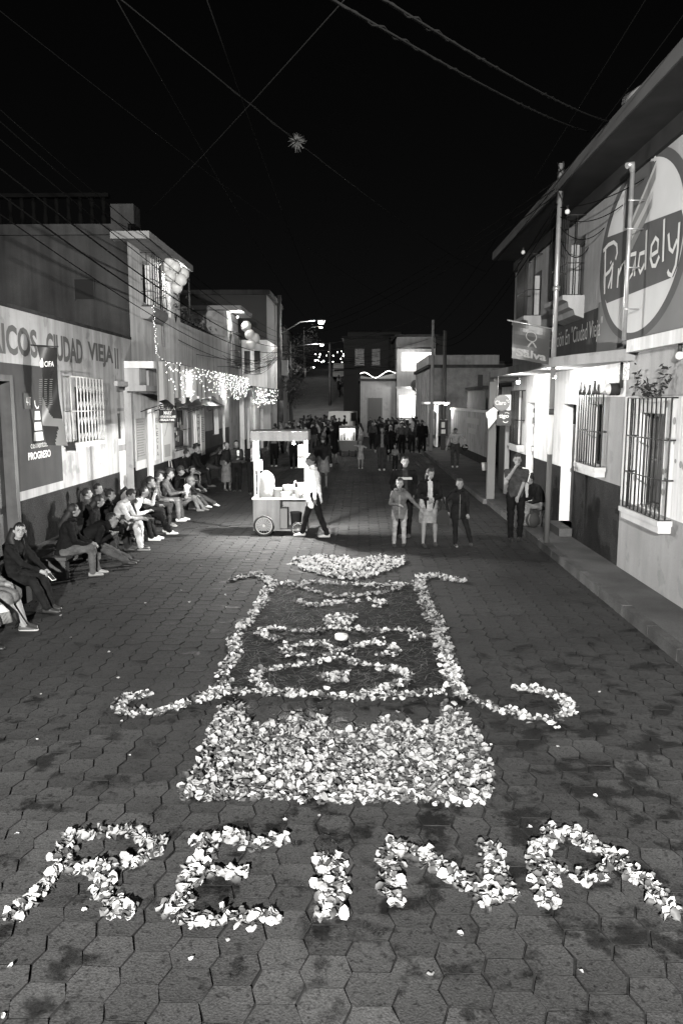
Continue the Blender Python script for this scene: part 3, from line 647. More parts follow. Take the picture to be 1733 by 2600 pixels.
t = thing('ledge_bulb', 'unlit clear bulb in its socket under the near ledge', 'lamp'); MB().tube([(4.07, 10.15, 3.52), (4.07, 10.15, 3.42)], .03, 8).build('socket', m_iron, t); MB().sphere((4.07, 10.15, 3.37), .055, 10, 8).build('glass_bulb', mat('bulb_glass', .5, .1, .6), t)
for y, z, lb in ((14.81, 3.24, 'glaring bulb under the canopy behind the steel pole'), (18.15, 3.22, 'glaring bulb under the canopy near the phone signs')):
    t = thing('porch_lamp', lb, 'lamp'); bulb_lamp((3.62, y, z), 330, t, .055, 40)
# side door beyond the building
sd = thing('side_shed', 'dark wooden doors in a narrow shed behind the phone signs', 'shed')
MB().box(4.3, 9, 21.7, 24, .1, 3.2).build('wall', m_mid, sd); MB().box(4.24, 4.299, 22.3, 23.9, .14, 2.2).build('door', m_black, sd); MB().box(4.1, 4.22, 22.1, 22.22, .14, 2.3).build('door_post', m_grey, sd)
MB().box(4.0, 9, 21.7, 24.1, 3.22, 3.3).build('roof', m_render, sd)
# low wall
lw = thing('low_wall', 'long white boundary wall with faded notices beyond the shop building', 'wall')
MB().prism([(5.1, 31.2), (5.4, 31.2), (5.3, 43), (4.95, 43)], 'z', .1, 2.3).build('wall_body', m_white2, lw)
MB().prism([(5.05, 31.15), (5.45, 31.15), (5.35, 43), (4.9, 43)], 'z', 2.302, 2.4).build('wall_cap', m_white, lw)
MB().prism([(5.08, 31.18), (5.105, 31.18), (4.955, 43), (4.93, 43)], 'z', .12, .5).build('dado', m_dado, lw)
for y0, y1, z0, z1 in ((33.6, 37.0, 1.75, 2.02), (34.4, 36.4, 1.3, 1.55)):
    MB().add([(5.1-(y-31.2)*.0127-.014, y, z) for y, z in ((y0, z0), (y1, z0), (y1, z1), (y0, z1))], [(0, 1, 2, 3)]).build('faded_notice', plain(.3), lw)
# ================================================================ street lamps
def street_lamp(base, h, head, label, e, lit=True, aim=None, cone=150, blend=.9, rad=.09, pole=True):
    t = thing('street_lamp', label, 'street lamp', (base[0], base[1], 0), 0, None)
    L = lambda p: (p[0]-base[0], p[1]-base[1], p[2])
    if pole: MB().tube([(0, 0, 0), (0, 0, h)], [.11, .08], 10).build('pole', m_conc, t)
    a = L(head); MB().tube([(0, 0, h-.6), (a[0]*.5, a[1]*.5, a[2]+.05), (a[0]*.85, a[1]*.85, a[2]+.12)], .035, 6).build('arm', m_steel, t)
    MB().sphere((a[0], a[1], a[2]+.12), (.3, .2, .09), 12, 8).build('lamp_head', m_steel, t)
    MB().sphere(a, (.17, .15, .1), 12, 8).build('lamp_lens', emis(40, 'street_glow'), t)
    if aim is None: lamp('lamp_light', (a[0], a[1], a[2]-.05), e, .2, t)
    else:
        o = lamp('lamp_light', (a[0], a[1]+.05, a[2]-.26), e, rad, t, 'SPOT', spot_size=R(cone), spot_blend=blend)
        d = Vector(aim)-Vector(head); o.rotation_euler = d.to_track_quat('-Z', 'Y').to_euler()
    return t
street_lamp((-5.3, -6.2), 5.6, (-.7, -6.0, 5.1), 'street lamp on a concrete pole behind the viewpoint', 43000, aim=(0, 17, 2.4), cone=110, blend=.9)
# ================================================================ petal carpet (ground coordinates in metres)
PET={'R':[(0.13,[(-1.88,3.74),(-1.88,3.87),(-1.83,3.99),(-1.81,4.15),(-1.84,4.37),(-1.88,4.59)]),(0.12,[(-1.88,4.57),(-1.77,4.58),(-1.68,4.6),(-1.49,4.61),(-1.34,4.53),(-1.24,4.42),(-1.34,4.31),(-1.48,4.23),(-1.64,4.2),(-1.82,4.23)]),(0.15,[(-1.56,4.18),(-1.46,4.01),(-1.4,3.9),(-1.26,3.79)])],'E':[(0.15,[(-1.02,3.78),(-1.01,3.95),(-0.99,4.13),(-0.97,4.3),(-0.96,4.46)]),(0.11,[(-1.03,4.45),(-0.94,4.55),(-0.78,4.58),(-0.65,4.45),(-0.6,4.51),(-0.45,4.54)]),(0.11,[(-0.94,4.2),(-0.81,4.2),(-0.67,4.16)]),(0.12,[(-1.01,3.78),(-0.88,3.77),(-0.73,3.79),(-0.62,3.79),(-0.52,3.8),(-0.43,3.82)])],'I':[(0.17,[(-0.2,4.41),(-0.18,4.15),(-0.16,3.99),(-0.16,3.8)])],'N':[(0.14,[(0.18,4.49),(0.19,4.26),(0.18,4.06),(0.21,3.89)]),(0.14,[(0.18,4.49),(0.33,4.46),(0.45,4.31),(0.55,4.23),(0.61,4.11),(0.7,4.01),(0.77,3.94)]),(0.14,[(0.78,4.55),(0.82,4.44),(0.79,4.28),(0.83,4.13),(0.83,3.98)])],'A':[(0.14,[(1.32,4.72),(1.16,4.54),(1.07,4.31),(1.08,4.12),(1.06,3.93)]),(0.14,[(1.32,4.72),(1.42,4.68),(1.46,4.52),(1.55,4.41),(1.61,4.26),(1.69,4.12),(1.69,3.92),(1.74,3.87)]),(0.1,[(1.1,4.27),(1.24,4.23),(1.38,4.2),(1.52,4.32)])],'block':[(0,[(-1.29,5.11),(-1.26,5.62),(-1.27,6.01),(-1.28,6.68),(-1.07,6.66),(-0.97,6.3),(-0.68,6.28),(-0.54,6.42),(-0.32,6.4),(-0.26,6.14),(0.06,6.14),(0.14,6.35),(0.24,6.44),(0.37,6.27),(0.63,6.25),(0.75,6.74),(0.93,6.55),(1.0,6.18),(1.01,5.68),(0.97,5.21),(0.86,5.03),(0.61,5.01),(0.32,5.05),(-0.14,4.99),(-0.57,5.05),(-1.23,5.03)])],'mat':[(0,[(-1.4,11.61),(-0.2,11.58),(0.86,11.54),(0.92,10.14),(0.82,7.23),(0.8,7.11),(-0.12,6.94),(-1.47,7.07),(-1.44,8.46)])],'borderL':[(0.16,[(-1.37,11.61),(-1.37,11.13),(-1.37,10.08),(-1.51,8.89),(-1.39,8.19),(-1.42,7.59),(-1.34,7.17),(-1.48,6.95)])],'borderR':[(0.2,[(0.86,11.54),(0.9,10.85),(0.9,10.14),(0.96,9.26),(0.93,8.52),(0.93,7.88),(0.94,7.33),(0.96,7.04)])],'curlBR':[(0.14,[(0.92,7.11),(1.03,6.91),(1.19,6.78),(1.44,6.52),(1.69,6.47),(1.89,6.67),(1.91,6.93),(1.78,7.13),(1.5,7.23)])],'curlBL':[(0.14,[(-1.26,7.1),(-1.36,6.95),(-1.58,6.82),(-1.73,6.59),(-1.94,6.5),(-2.2,6.58),(-2.22,6.82),(-1.98,7.0)])],'curlTR':[(0.2,[(0.86,11.54),(1.0,12.03),(1.25,12.13),(1.39,11.83),(1.63,11.75)])],'curlTL':[(0.17,[(-1.39,11.55),(-1.61,12.06),(-1.82,12.05),(-2.04,11.72)])],'top':[(0.14,[(-1.36,11.49),(-1.06,11.37),(-0.78,11.59),(-0.2,11.46),(0.23,11.38),(0.81,11.48)])],'bottom':[(0.14,[(-1.47,7.05),(-1.21,7.07),(-0.89,7.06),(-0.48,7.0),(-0.12,6.95),(0.24,6.98),(0.6,7.07),(0.82,7.11)])],'crest':[(0.14,[(-0.99,11.26),(-0.69,11.05),(-0.35,10.71),(0.0,10.81),(0.31,11.0),(0.62,11.24)]),(0.14,[(-0.9,10.49),(-0.69,10.19),(-0.44,10.3),(-0.21,10.48),(-0.02,10.43)]),(0.12,[(0.08,10.59),(0.34,10.4),(0.21,10.16)])],'boss':[(0,[(-0.5,9.63),(-0.29,9.74),(-0.05,9.79),(-0.05,9.66),(-0.12,9.44),(-0.11,9.27),(-0.42,9.23)])],'arms':[(0.12,[(-0.93,8.72),(-1.12,8.69),(-1.24,8.96),(-1.09,9.17),(-0.85,9.06),(-0.57,9.01),(-0.39,9.19),(-0.04,9.12),(0.19,9.07),(0.49,9.13),(0.62,9.06),(0.77,8.87),(0.58,8.69)])],'scroll':[(0.12,[(-0.58,8.14),(-0.81,8.13),(-0.86,8.41),(-0.67,8.55),(-0.41,8.55),(-0.27,8.29),(-0.35,8.09)]),(0.12,[(-0.27,8.26),(-0.04,8.5),(0.18,8.64),(0.37,8.44),(0.39,8.21),(0.17,8.16)])],'oval':[(0.13,[(-0.9,7.06),(-0.99,7.28),(-1.11,7.49),(-0.92,7.71),(-0.63,7.79),(-0.34,8.02),(-0.22,8.12),(-0.04,7.91),(0.16,7.78),(0.38,7.69),(0.5,7.43),(0.36,7.26),(0.15,7.1),(-0.01,6.99)])],'heart':[(0,[(-0.44,7.48),(-0.4,7.59),(-0.27,7.61),(-0.09,7.56),(-0.13,7.36),(-0.31,7.28)])],'fan':[(0,[(-1.24,13.25),(-1.05,13.5),(-0.58,13.65),(-0.27,13.52),(-0.13,13.23),(0.1,13.4),(0.44,13.51),(0.8,13.35),(0.67,12.76),(0.24,12.15),(-0.12,11.71),(-0.51,11.99),(-0.97,12.5)])],'disc':[(0,[(-0.23,8.76)])],'litter':[(0,[(-2.23,4.59),(-0.69,3.64),(-0.5,4.8),(-1.73,3.41),(-0.85,3.49),(-1.52,3.85),(1.11,4.75),(0.53,3.7),(1.09,3.46),(1.67,5.16),(0.35,3.42),(-1.63,3.11),(-1.96,10.78),(-1.45,7.96),(-0.5,4.8),(1.12,4.75),(1.68,6.33),(1.61,5.98),(1.07,5.99),(-0.28,4.86),(-3.07,6.98),(-2.39,10.37),(-0.72,6.43),(-2.09,6.35),(-1.57,8.97),(-3.0,10.35),(3.83,13.31),(0.15,6.06),(-2.81,8.21),(-3.92,9.65),(-2.66,11.05),(-2.47,7.45),(-3.44,8.74),(-2.68,5.98),(-1.83,5.71),(2.3,7.15),(1.71,6.32)])]}
m_pw = mat('pale_petal', .31, .7, .1, rnd=.38, grain=.12, bscale=45, trans=.22); m_pd = mat('dark_petal', .04, .6, .25, rnd=.35)
def petal_mesh(m, L, cup, seed):
    rg = random.Random(seed); n = 7; bend = rg.uniform(-.9, .9); W = L*rg.uniform(.55, .95); vs = [(0, 0, 0)]; fs = []
    for ring, rr in ((1, .55), (2, 1.0)):
        for k in range(n):
            t = 2*math.pi*k/n; r = rr*(1+rg.uniform(-.12, .12)); x = r*math.cos(t)*L/2; y = r*math.sin(t)*W/2*(1-.25*math.cos(t))
            vs.append((x, y, cup*L*rr*rr*(.6+.4*math.cos(2*t+seed))+rg.uniform(-.13, .13)*L*rr+bend*x*x/L))
    for k in range(n):
        k2 = (k+1) % n; fs += [(0, 1+k, 1+k2), (1+k, 1+n+k, 1+n+k2, 1+k2)]
    b = MB(); b.add(vs, fs, 0, True); return b.mesh('petal', m)
PW = [petal_mesh(m_pw, .062, c, k) for k, c in enumerate((.1, .25, .38, -.2, .2, .32, .05, .28, -.1, .45))]
PD = [petal_mesh(m_pd, .058, c, k+9) for k, c in enumerate((.15, .3, .4, -.25, .22))]
def rand_rot(t=.75): return Euler((random.gauss(0, t*.6), random.gauss(0, t*.6), random.uniform(0, 6.283)))
def in_poly(x, y, P):
    c = False
    for i in range(len(P)):
        (x1, y1), (x2, y2) = P[i], P[i-1]
        if (y1 > y) != (y2 > y) and x < (x2-x1)*(y-y1)/(y2-y1)+x1: c = not c
    return c
def petal_spots(key, dens, only=None):
    out = []
    for wd, P in PET[key]:
        if wd == 0:
            xs = [p[0] for p in P]; ys = [p[1] for p in P]; A = .5*abs(sum(P[i-1][0]*P[i][1]-P[i][0]*P[i-1][1] for i in range(len(P)))); n = int(A*dens)
            while n > 0:
                x, y = random.uniform(min(xs), max(xs)), random.uniform(min(ys), max(ys))
                if in_poly(x, y, P): out.append((x, y)); n -= 1
        else:
            for i in range(len(P)-1):
                a, c = Vector(P[i]), Vector(P[i+1]); d = c-a
                if d.length < 1e-6: continue
                nn = Vector((-d.y, d.x)).normalized(); n = max(1, int(round(d.length*wd*dens+random.random()*.6)))
                for _ in range(n):
                    q = a+d*random.random()+nn*max(-.52, min(.52, random.gauss(0, .27)))*wd; out.append((q.x, q.y))
    return out
def petal_thing(key, label, cat, group, dens, size=1., pw=.6, single=300, top=.05, tilt=.8):
    sp = petal_spots(key, dens); sp.sort(key=lambda p: p[1]); cx = sum(p[0] for p in sp)/len(sp); cy0 = sum(p[1] for p in sp)/len(sp)
    t = thing('petal_'+cat, label, 'flower petals', (cx, cy0, 0), 0, group); rest = [MB(), MB()]
    mats = (PW, PD)
    for k, (x, y) in enumerate(sp):
        wht = random.random() < pw; me = random.choice(PW if wht else PD); z = .008+abs(random.gauss(0, top*.5))+(0 if wht else -.003); s = size*random.uniform(.55, 1.3); e = rand_rot(tilt)
        if k < single: link('petal', me, t, (x-cx, y-cy0, max(.012, z)), e, (s, s, s))
        else:
            Mx = Matrix.Translation((x-cx, y-cy0, max(.012, z))) @ e.to_matrix().to_4x4() @ Matrix.Scale(s, 4); b = rest[0 if wht else 1]
            b.add([Mx @ v.co for v in me.vertices], [tuple(p.vertices) for p in me.polygons], 0, True)
    if rest[0].v or rest[1].v:
        b = rest[0]; b.add(rest[1].v, rest[1].f, 1, True)
        if True: tag(b.build('petal_drift', [m_pw, m_pd], t, fix=False), kind='stuff')
    return t
for ch in 'REINA':
    petal_thing(ch, {'R': 'letter R of rose petals, first of the word laid on the pavers', 'E': 'letter E of rose petals, second in the flower word', 'I': 'letter I of rose petals, a single upright stroke', 'N': 'letter N of rose petals with its slanting bar', 'A': 'letter A of rose petals, last of the word laid on the pavers'}[ch], 'letter', 'petal letters spelling REINA', 1500, .95, .52, 300, .04, .7)
petal_thing('block', 'broad solid bed of pale and dark petals shaped like a crown base', 'bed', 'petal shapes of the flower carpet', 2000, .95, .56, 300, .07, .75)
G_ = 'petal outlines of the flower carpet'
for key, lb, dens in (('borderL', 'long petal border along the left edge of the dark needle mat', 812), ('borderR', 'wide petal border along the right edge of the dark needle mat', 870),
        ('curlBL', 'thin petal curl sweeping out at the near left corner of the mat', 899), ('curlBR', 'thick petal curl sweeping out at the near right corner of the mat', 1015),
        ('curlTL', 'small petal hook at the far left corner of the mat', 899), ('curlTR', 'small petal hook at the far right corner of the mat', 1015),
        ('top', 'straight petal line closing the far edge of the mat', 754), ('bottom', 'straight petal line closing the near edge of the mat', 899),
        ('crest', 'winged petal crest across the far part of the mat', 754), ('boss', 'small petal mound above the wide petal arms', 1160),
        ('arms', 'wide outstretched petal arms across the middle of the mat', 812), ('scroll', 'pair of petal scrolls above the oval', 812),
        ('oval', 'large petal oval in the near half of the mat', 870), ('heart', 'small petal patch inside the oval', 1160)):
    petal_thing(key, lb, 'outline', G_, dens, 1.0, .58, 220, .04, .75)
petal_thing('fan', 'fan shaped petal bed beyond the far edge of the mat', 'bed', 'petal shapes of the flower carpet', 900, 1.0, .66, 300, .05)
# dark needle mat
P = PET['mat'][0][1]; mt_ = thing('needle_mat', 'dark trapezoid mat of pine needles framed by petal borders', 'needle mat', (P[0][0], P[0][1], 0))
o = bpy.data.objects.new('mat_base', None); ox, oy = P[0]
MB().prism([(x-ox, y-oy) for x, y in P], 'z', .001, .012).build('mat_base', mat('needle_bed', .014, .9, .02, nscale=9, namt=.5, grain=.5, bscale=90, bump=.6), mt_)
bpy.data.objects.remove(o)
nb = MB(); xs = [p[0] for p in P]; ys = [p[1] for p in P]; n = 0
while n < 9000:
    x, y = random.uniform(min(xs), max(xs)), random.uniform(min(ys), max(ys))
    if not in_poly(x, y, P): continue
    n += 1; t = random.choice((0, 0, .5, 1.57))+random.gauss(0, .5); L = random.uniform(.05, .13); dx, dy = math.cos(t)*L/2, math.sin(t)*L/2; z = random.uniform(.012, .03); q = .0022
    nx_, ny_ = -math.sin(t)*q, math.cos(t)*q; x -= ox; y -= oy; dz = random.gauss(0, .012)
    nb.add([(x-dx+nx_, y-dy+ny_, max(.013, z-dz)), (x-dx-nx_, y-dy-ny_, max(.013, z-dz)), (x+dx-nx_, y+dy-ny_, max(.013, z+dz)), (x+dx+nx_, y+dy+ny_, max(.013, z+dz))], [(0, 1, 2, 3)], random.choice((0, 0, 1)))
tag(nb.build('pine_needles', [mat('needle_dark', .018, .8, .05), mat('needle_pale', .07, .7, .1)], mt_, fix=False), kind='stuff')
x, y = PET['disc'][0][1][0]
tag(MB().lathe([(.075, .0), (.08, .02), (.078, .05), (.03, .055), (.004, .055)], 18).build('candle', plain(.36, .5)), 'round white votive candle lying in the middle of the needle mat', 'candle').location = (x, y, .015)
for k, (x, y) in enumerate(PET['litter'][0][1]):
    o = link('fallen_petal', random.choice(PW), None, (x, y, .012), rand_rot(.3), (.5, .5, .5)); s = random.uniform(.4, .7); o.scale = (s, s, s)
    anc = {'below the letter R': (-1.6, 3.4), 'beyond the letter R': (-1.7, 5.2), 'below the letter E': (-.7, 3.3), 'below the letter I': (-.1, 3.3), 'below the letter N': (.6, 3.3), 'below the letter A': (1.3, 3.3), 'to the right of the letter A': (2.1, 4.5), 'between the petal bed and the letters': (.2, 4.8), 'right of the solid petal bed': (1.5, 5.8), 'beyond the near right petal curl': (2.4, 7.5), 'left of the solid petal bed': (-1.9, 5.8), 'left of the near left petal curl': (-2.9, 7), 'left of the needle mat': (-2.2, 9), 'right of the needle mat': (1.9, 10), 'before the seated row on the left': (-3.3, 10.5), 'on the open road near the cart': (-2.5, 13), 'far right by the kerb': (2.8, 12)}
    k_ = min(anc, key=lambda q: (anc[q][0]-x)**2+(anc[q][1]-y)**2)
    tag(o, 'single loose pale petal on bare pavers '+k_, 'petal', 'loose petals scattered on the pavers')
# ================================================================ people
def ik(a, b, l1, l2, hint):
    a, b = Vector(a), Vector(b); d = b-a; L = d.length
    if L > (l1+l2)*.998: b = a+d.normalized()*(l1+l2)*.998; d = b-a; L = d.length
    if L < abs(l1-l2)+.02: b = a+d.normalized()*(abs(l1-l2)+.02); d = b-a; L = d.length
    x = (l1*l1-l2*l2+L*L)/(2*L); h = math.sqrt(max(0, l1*l1-x*x)); u = d/L
    n = Vector(hint)-u*Vector(hint).dot(u); n = n.normalized() if n.length > 1e-6 else u.orthogonal()
    return a+u*x+n*h, b
def rot_to(M, v): return M @ Vector(v)
def person(label, loc, rz, s=1., hip=(0, 0, .93), lean=4, side=0, twist=0, head=(0, 0), feet=None, hands=None, top=.05, bottom=.03, shoe=.03, sole=None, skin=.2, hair='short', haira=.012,
           female=False, sleeve='long', skirt=None, bulk=1., vox=.016, face=True, kid=False, knees=((.1, 1, .1), (-.1, 1, .1)), elbows=((.6, -1, -.4), (-.6, -1, -.4)), group=None, fingers=True, legs='trousers',
           stripes=0, jacket=None, glasses=False, curl=.5, cap=None, zipc=None, hood=False, footyaw=(8, -8), name='person', chest=None, necklen=0):
    hip = Vector(hip); feet = feet or ((.1, .02, 0), (-.1, -.02, 0)); hs = 1.22 if kid else 1.
    Mt = Euler((-R(lean), R(side), R(twist))).to_matrix()
    up = Mt @ Vector((0, 0, 1)); fw = Mt @ Vector((0, 1, 0)); rt = Mt @ Vector((1, 0, 0))
    curve = Euler((-R(lean*.35), 0, 0)).to_matrix()
    sw = (.165 if female else .19)*(.9 if kid else 1)*(.5+.5*bulk); hw = .092
    waist = hip+up*.17+fw*.0; chestp = hip+up*.36; up2 = Mt @ curve @ Vector((0, 0, 1)); fw2 = Mt @ curve @ Vector((0, 1, 0))
    neck = chestp+up2*.145; hd = neck+up2*(.06+necklen)+fw2*.015
    HM = Euler((0, 0, R(rz))).to_matrix()
    H = Mt @ curve @ Euler((0, 0, R(head[0]))).to_matrix() @ Euler((R(head[1])+R(lean*.9), 0, 0)).to_matrix()
    hc = hd+H @ Vector((0, .015, .105*hs))
    segs = []   # p0,p1,r0,r1,label
    S = lambda a, b, ra, rb, l: segs.append((Vector(a), Vector(b), ra, rb, l))
    b = MB()
    # torso loft
    def loft(rings, n=14):
        vs = []; fs = []
        for c, rx, ry, X, Y in rings:
            for k in range(n):
                t = 2*math.pi*k/n; vs.append(c+X*math.cos(t)*rx+Y*math.sin(t)*ry)
        for i in range(len(rings)-1):
            for k in range(n): fs.append((i*n+k, i*n+(k+1) % n, (i+1)*n+(k+1) % n, (i+1)*n+k))
        fs.append(tuple(range(n))[::-1]); fs.append(tuple((len(rings)-1)*n+k for k in range(n))); b.add(vs, fs, 0, True)
    X0 = Vector((1, 0, 0)); Y0 = Vector((0, 1, 0)); bk = bulk
    chy = .125 if female else .118
    loft([(hip-up*.1, .11, .09, rt, fw), (hip-up*.03, .158*(.7+.3*bk), .118*bk, rt, fw), (hip+up*.06, .158*(.7+.3*bk), .118*bk, rt, fw), (waist, (.132 if female else .148)*bk, .105*bk, rt, fw), (chestp-up*.06, .155*bk, chy*bk, rt, fw),
          (chestp+up2*.04, .165*bk, .115*bk, rt, fw2), (chestp+up2*.1, .15*bk, .095*bk, rt, fw2), (neck-up2*.0, .075, .07, rt, fw2), (neck+up2*.03, .05, .052, rt, fw2)])
    S(hip-up*.05, hip+up*.06, .15, .15, 'hips'); S(hip+up*.08, chestp+up2*.06, .14*bk, .15*bk, 'top'); S(chestp+rt*.1+up2*.08, chestp-rt*.1+up2*.08, .07*bk, .07*bk, 'top')
    def capsule(p, q, r0, r1, l, n=10):
        p, q = Vector(p), Vector(q); d = q-p
        if d.length < 1e-5: return
        u = d.normalized(); pts = []; rs = []
        for t in (-.95, -.6, 0): pts.append(p+u*r0*t); rs.append(r0*math.sqrt(1-t*t))
        for t in (0, .6, .95): pts.append(q+u*r1*t); rs.append(r1*math.sqrt(1-t*t))
        b.tube(pts, rs, n); S(p, q, r0, r1, l)
    capsule(neck-up2*.02, hd+up2*.03, .05, .046, 'skin')
    # head
    hz = H @ Vector((0, 0, 1)); hy = H @ Vector((0, 1, 0)); hx = H @ Vector((1, 0, 0)); q = hs*(.97 if female else 1)
    Hm = H.to_4x4()
    b.sphere(hc+hz*.02*q-hy*.012*q, (.076*q, .094*q, .093*q), 14, 10, 0, H); b.sphere(hc-hz*.042*q+hy*.026*q, (.055*q, .064*q, .068*q), 12, 8, 0, H)
    if face:
        b.tube([hc+hy*.08*q+hz*.02*q, hc+hy*.105*q-hz*.022*q, hc+hy*.082*q-hz*.03*q], [.009*q, .016*q, .01*q], 8)
        for e in (-1, 1): b.sphere(hc+hx*.076*q*e-hy*.012*q-hz*.005*q, (.012, .022*q, .032*q), 8, 6, 0, H)
    S(hc-hz*.06*q+hy*.02*q, hc+hz*.03*q, .07*q, .09*q, 'skin')
    # arms
    hj = []; arms = []
    for i, e in ((0, 1), (1, -1)):
        sh = chestp+up2*.085+rt*sw*e
        tg = hands[i] if hands and hands[i] is not None else tuple((hip+Vector((e*.27, .06, -.1))))
        el, wr = ik(sh, tg, .28, .25, Mt @ Vector((elbows[i][0], elbows[i][1], elbows[i][2])))
        arms.append((sh, el)); ar = .052*(.55+.45*bk) if sleeve == 'long' else .044
        l1 = 'top'; l2 = 'top' if sleeve == 'long' else 'skin'
        capsule(chestp+up2*.075+rt*sw*.55*e, sh, .062*(.6+.4*bk), .056*(.6+.4*bk), l1)
        if sleeve == 'short': mid = sh.lerp(el, .75); capsule(sh, mid, .056, .052, 'top'); capsule(mid, el, .042, .04, 'skin')
        else: capsule(sh, el, ar*1.15, ar, l1)
        fd = (wr-el).normalized()
        capsule(el, wr, .042*(.5+.5*bk) if sleeve == 'long' else .039, .033*(.5+.5*bk) if sleeve == 'long' else .026, l2)
        pn = fd.orthogonal().normalized(); sd = fd.cross(Vector((0, 0, 1))); sd = sd.normalized() if sd.length > .1 else rt.copy(); pn = sd.cross(fd)
        palm = wr+fd*.075; capsule(wr+fd*.01, palm, .027, .034, 'skin'); hj.append((wr, fd, sd, pn, e))
    # legs
    for i, e in ((0, 1), (1, -1)):
        hj0 = hip+Vector((e*hw, 0, 0))-up*.02; ft = Vector(feet[i]); an = ft+Vector((0, 0, .085))
        kn, an = ik(hj0, an, .43, .41, knees[i]); lb = 'bottom' if legs == 'trousers' else 'skin'; w_ = 1.24 if legs == 'trousers' else 1.
        capsule(hj0, kn, .083*w_*(.8+.2*bk), .056*w_, lb if not skirt else 'bottom' if legs == 'trousers' else 'skin'); md = kn.lerp(an, .3)
        capsule(kn, md, .055*w_, .054*w_, lb); capsule(md, an, .054*w_, .044*w_ if legs == 'trousers' else .034, lb)
        fa = R(footyaw[i]); fd = Vector((-math.sin(fa), math.cos(fa), 0)); fx = Vector((fd.y, -fd.x, 0)); z1 = Vector((0, 0, 1)); f0 = an-Vector((0, 0, .085))
        rings = [(f0-fd*.07+z1*.04, .022, .03), (f0-fd*.055+z1*.045, .034, .043), (f0+fd*.0+z1*.046, .037, .046), (f0+fd*.07+z1*.036, .042, .036), (f0+fd*.13+z1*.028, .045, .028), (f0+fd*.17+z1*.024, .032, .022), (f0+fd*.185+z1*.022, .012, .012)]
        loft([(c, rx, rz_, fx, z1) for c, rx, rz_ in rings], 10); S(f0-fd*.05+z1*.03, f0+fd*.16+z1*.025, .046, .04, 'shoe')
        if skirt and hip.z < .8: 
            e2 = hj0.lerp(kn, min(1, skirt)); 
            if skirt > 1: e2 = kn.lerp(an, skirt-1)
            capsule(hj0, kn if skirt > 1 else e2, .1, .1, 'skirt')
            if skirt > 1: capsule(kn, e2, .1, .105, 'skirt')
    if skirt and hip.z >= .8:
        zb = hip.z-.43*skirt if skirt <= 1 else .5-.41*(skirt-1); g = .02*skirt
        loft([(Vector((hip.x, hip.y, zb)), .2+g, .155+g, X0, Y0), (Vector((hip.x, hip.y, (zb+hip.z)/2)), .19+g, .15+g, X0, Y0), (hip, .168, .13, X0, Y0), (waist, .13, .1, rt, fw)])
        for e in (-.06, 0, .06): S(Vector((hip.x+e, hip.y, zb+.02)), hip+Vector((e, 0, .06)), .17, .15, 'skirt')
    elif skirt:
        a0, a1 = [s_ for s_ in segs if s_[4] == 'skirt'][0][1], [s_ for s_ in segs if s_[4] == 'skirt'][-1][1]
        k0 = (a0+a1)/2; capsule(hip, k0, .14, .12, 'skirt')
    if jacket:  # hem below the waist
        loft([(hip-up*jacket, .178*bk, .14*bk, rt, fw), (hip+up*.05, .166*bk, .13*bk, rt, fw), (waist, .15*bk, .12*bk, rt, fw)]); S(hip-up*(jacket-.03), hip+up*.1, .15*bk, .15*bk, 'top')
    # voxel union -> one continuous body
    me = b.mesh('person', [], True); o = bpy.data.objects.new('tmp', me); C.objects.link(o)
    md = o.modifiers.new('r', 'REMESH'); md.mode = 'VOXEL'; md.voxel_size = vox; md.use_smooth_shade = True
    sm = o.modifiers.new('s', 'SMOOTH'); sm.factor = .5; sm.iterations = 3
    bm_ = bpy.data.meshes.new_from_object(o.evaluated_get(bpy.context.evaluated_depsgraph_get())); bpy.data.objects.remove(o)
    n = len(bm_.polygons); cen = np.empty(n*3); bm_.polygons.foreach_get('center', cen); cen = cen.reshape(-1, 3)
    best = np.full(n, 1e9); lab = np.zeros(n, int); names = ['skin', 'top', 'bottom', 'shoe', 'skirt', 'sole', 'dark', 'chest', 'stripe']
    for p0, p1, r0, r1, l in segs:
        p0_, d = np.array(p0), np.array(p1-p0); t = np.clip(((cen-p0_)@d)/max(1e-9, d@d), 0, 1)
        ds = np.linalg.norm(cen-p0_-t[:, None]*d, axis=1)-(r0+(r1-r0)*t); l = {'hips': 'skirt' if skirt else 'bottom'}.get(l, l)
        k = ds < best-1e-6; best[k] = ds[k]; lab[k] = names.index(l)
    if sole is not None: lab[(lab == 3) & (cen[:, 2] < .028)] = 5
    if chest is not None or stripes:
        rel = cen-np.array(chestp); lx = rel@np.array(rt); lz = rel@np.array(up2); ly = rel@np.array(fw2)
        if chest is not None: lab[(lab == 1) & (np.abs(lx) < .055+.05*np.clip(-(lz), -.5, .5)*.4) & (ly > .03)] = 7
        if stripes: lab[(lab == 1) & (np.sin(lz*stripes) > .35)] = 8
    # cloth folds: push cloth vertices in and out
    me = bm_; nv = len(me.vertices); vl = np.zeros(nv, int)
    for pl_ in me.polygons:
        for vi in pl_.vertices: vl[vi] = lab[pl_.index]
    co = np.empty(nv*3); me.vertices.foreach_get('co', co); co = co.reshape(-1, 3); no = np.empty(nv*3); me.vertices.foreach_get('normal', no); no = no.reshape(-1, 3)
    sd_ = random.random()*50; cl = np.isin(vl, (1, 2, 4, 7, 8)); nz = mathutils.noise.noise
    amp = np.array([(nz((x_*9+sd_, y_*9, z_*17))*.011+nz((x_*22, y_*22+sd_, z_*30))*.006) if c_ else 0. for (x_, y_, z_), c_ in zip(co, cl)])
    me.vertices.foreach_set('co', (co+no*amp[:, None]*(1 if vox < .02 else .8)).reshape(-1)); me.name = 'person'; me.materials.clear()
    fab = lambda a: mat('cloth_%d' % round(a*1000), a*(.45 if a < .03 else .68), .92, .06, nscale=9, namt=.4, grain=.2, bscale=120, bump=.4)
    skin *= .58
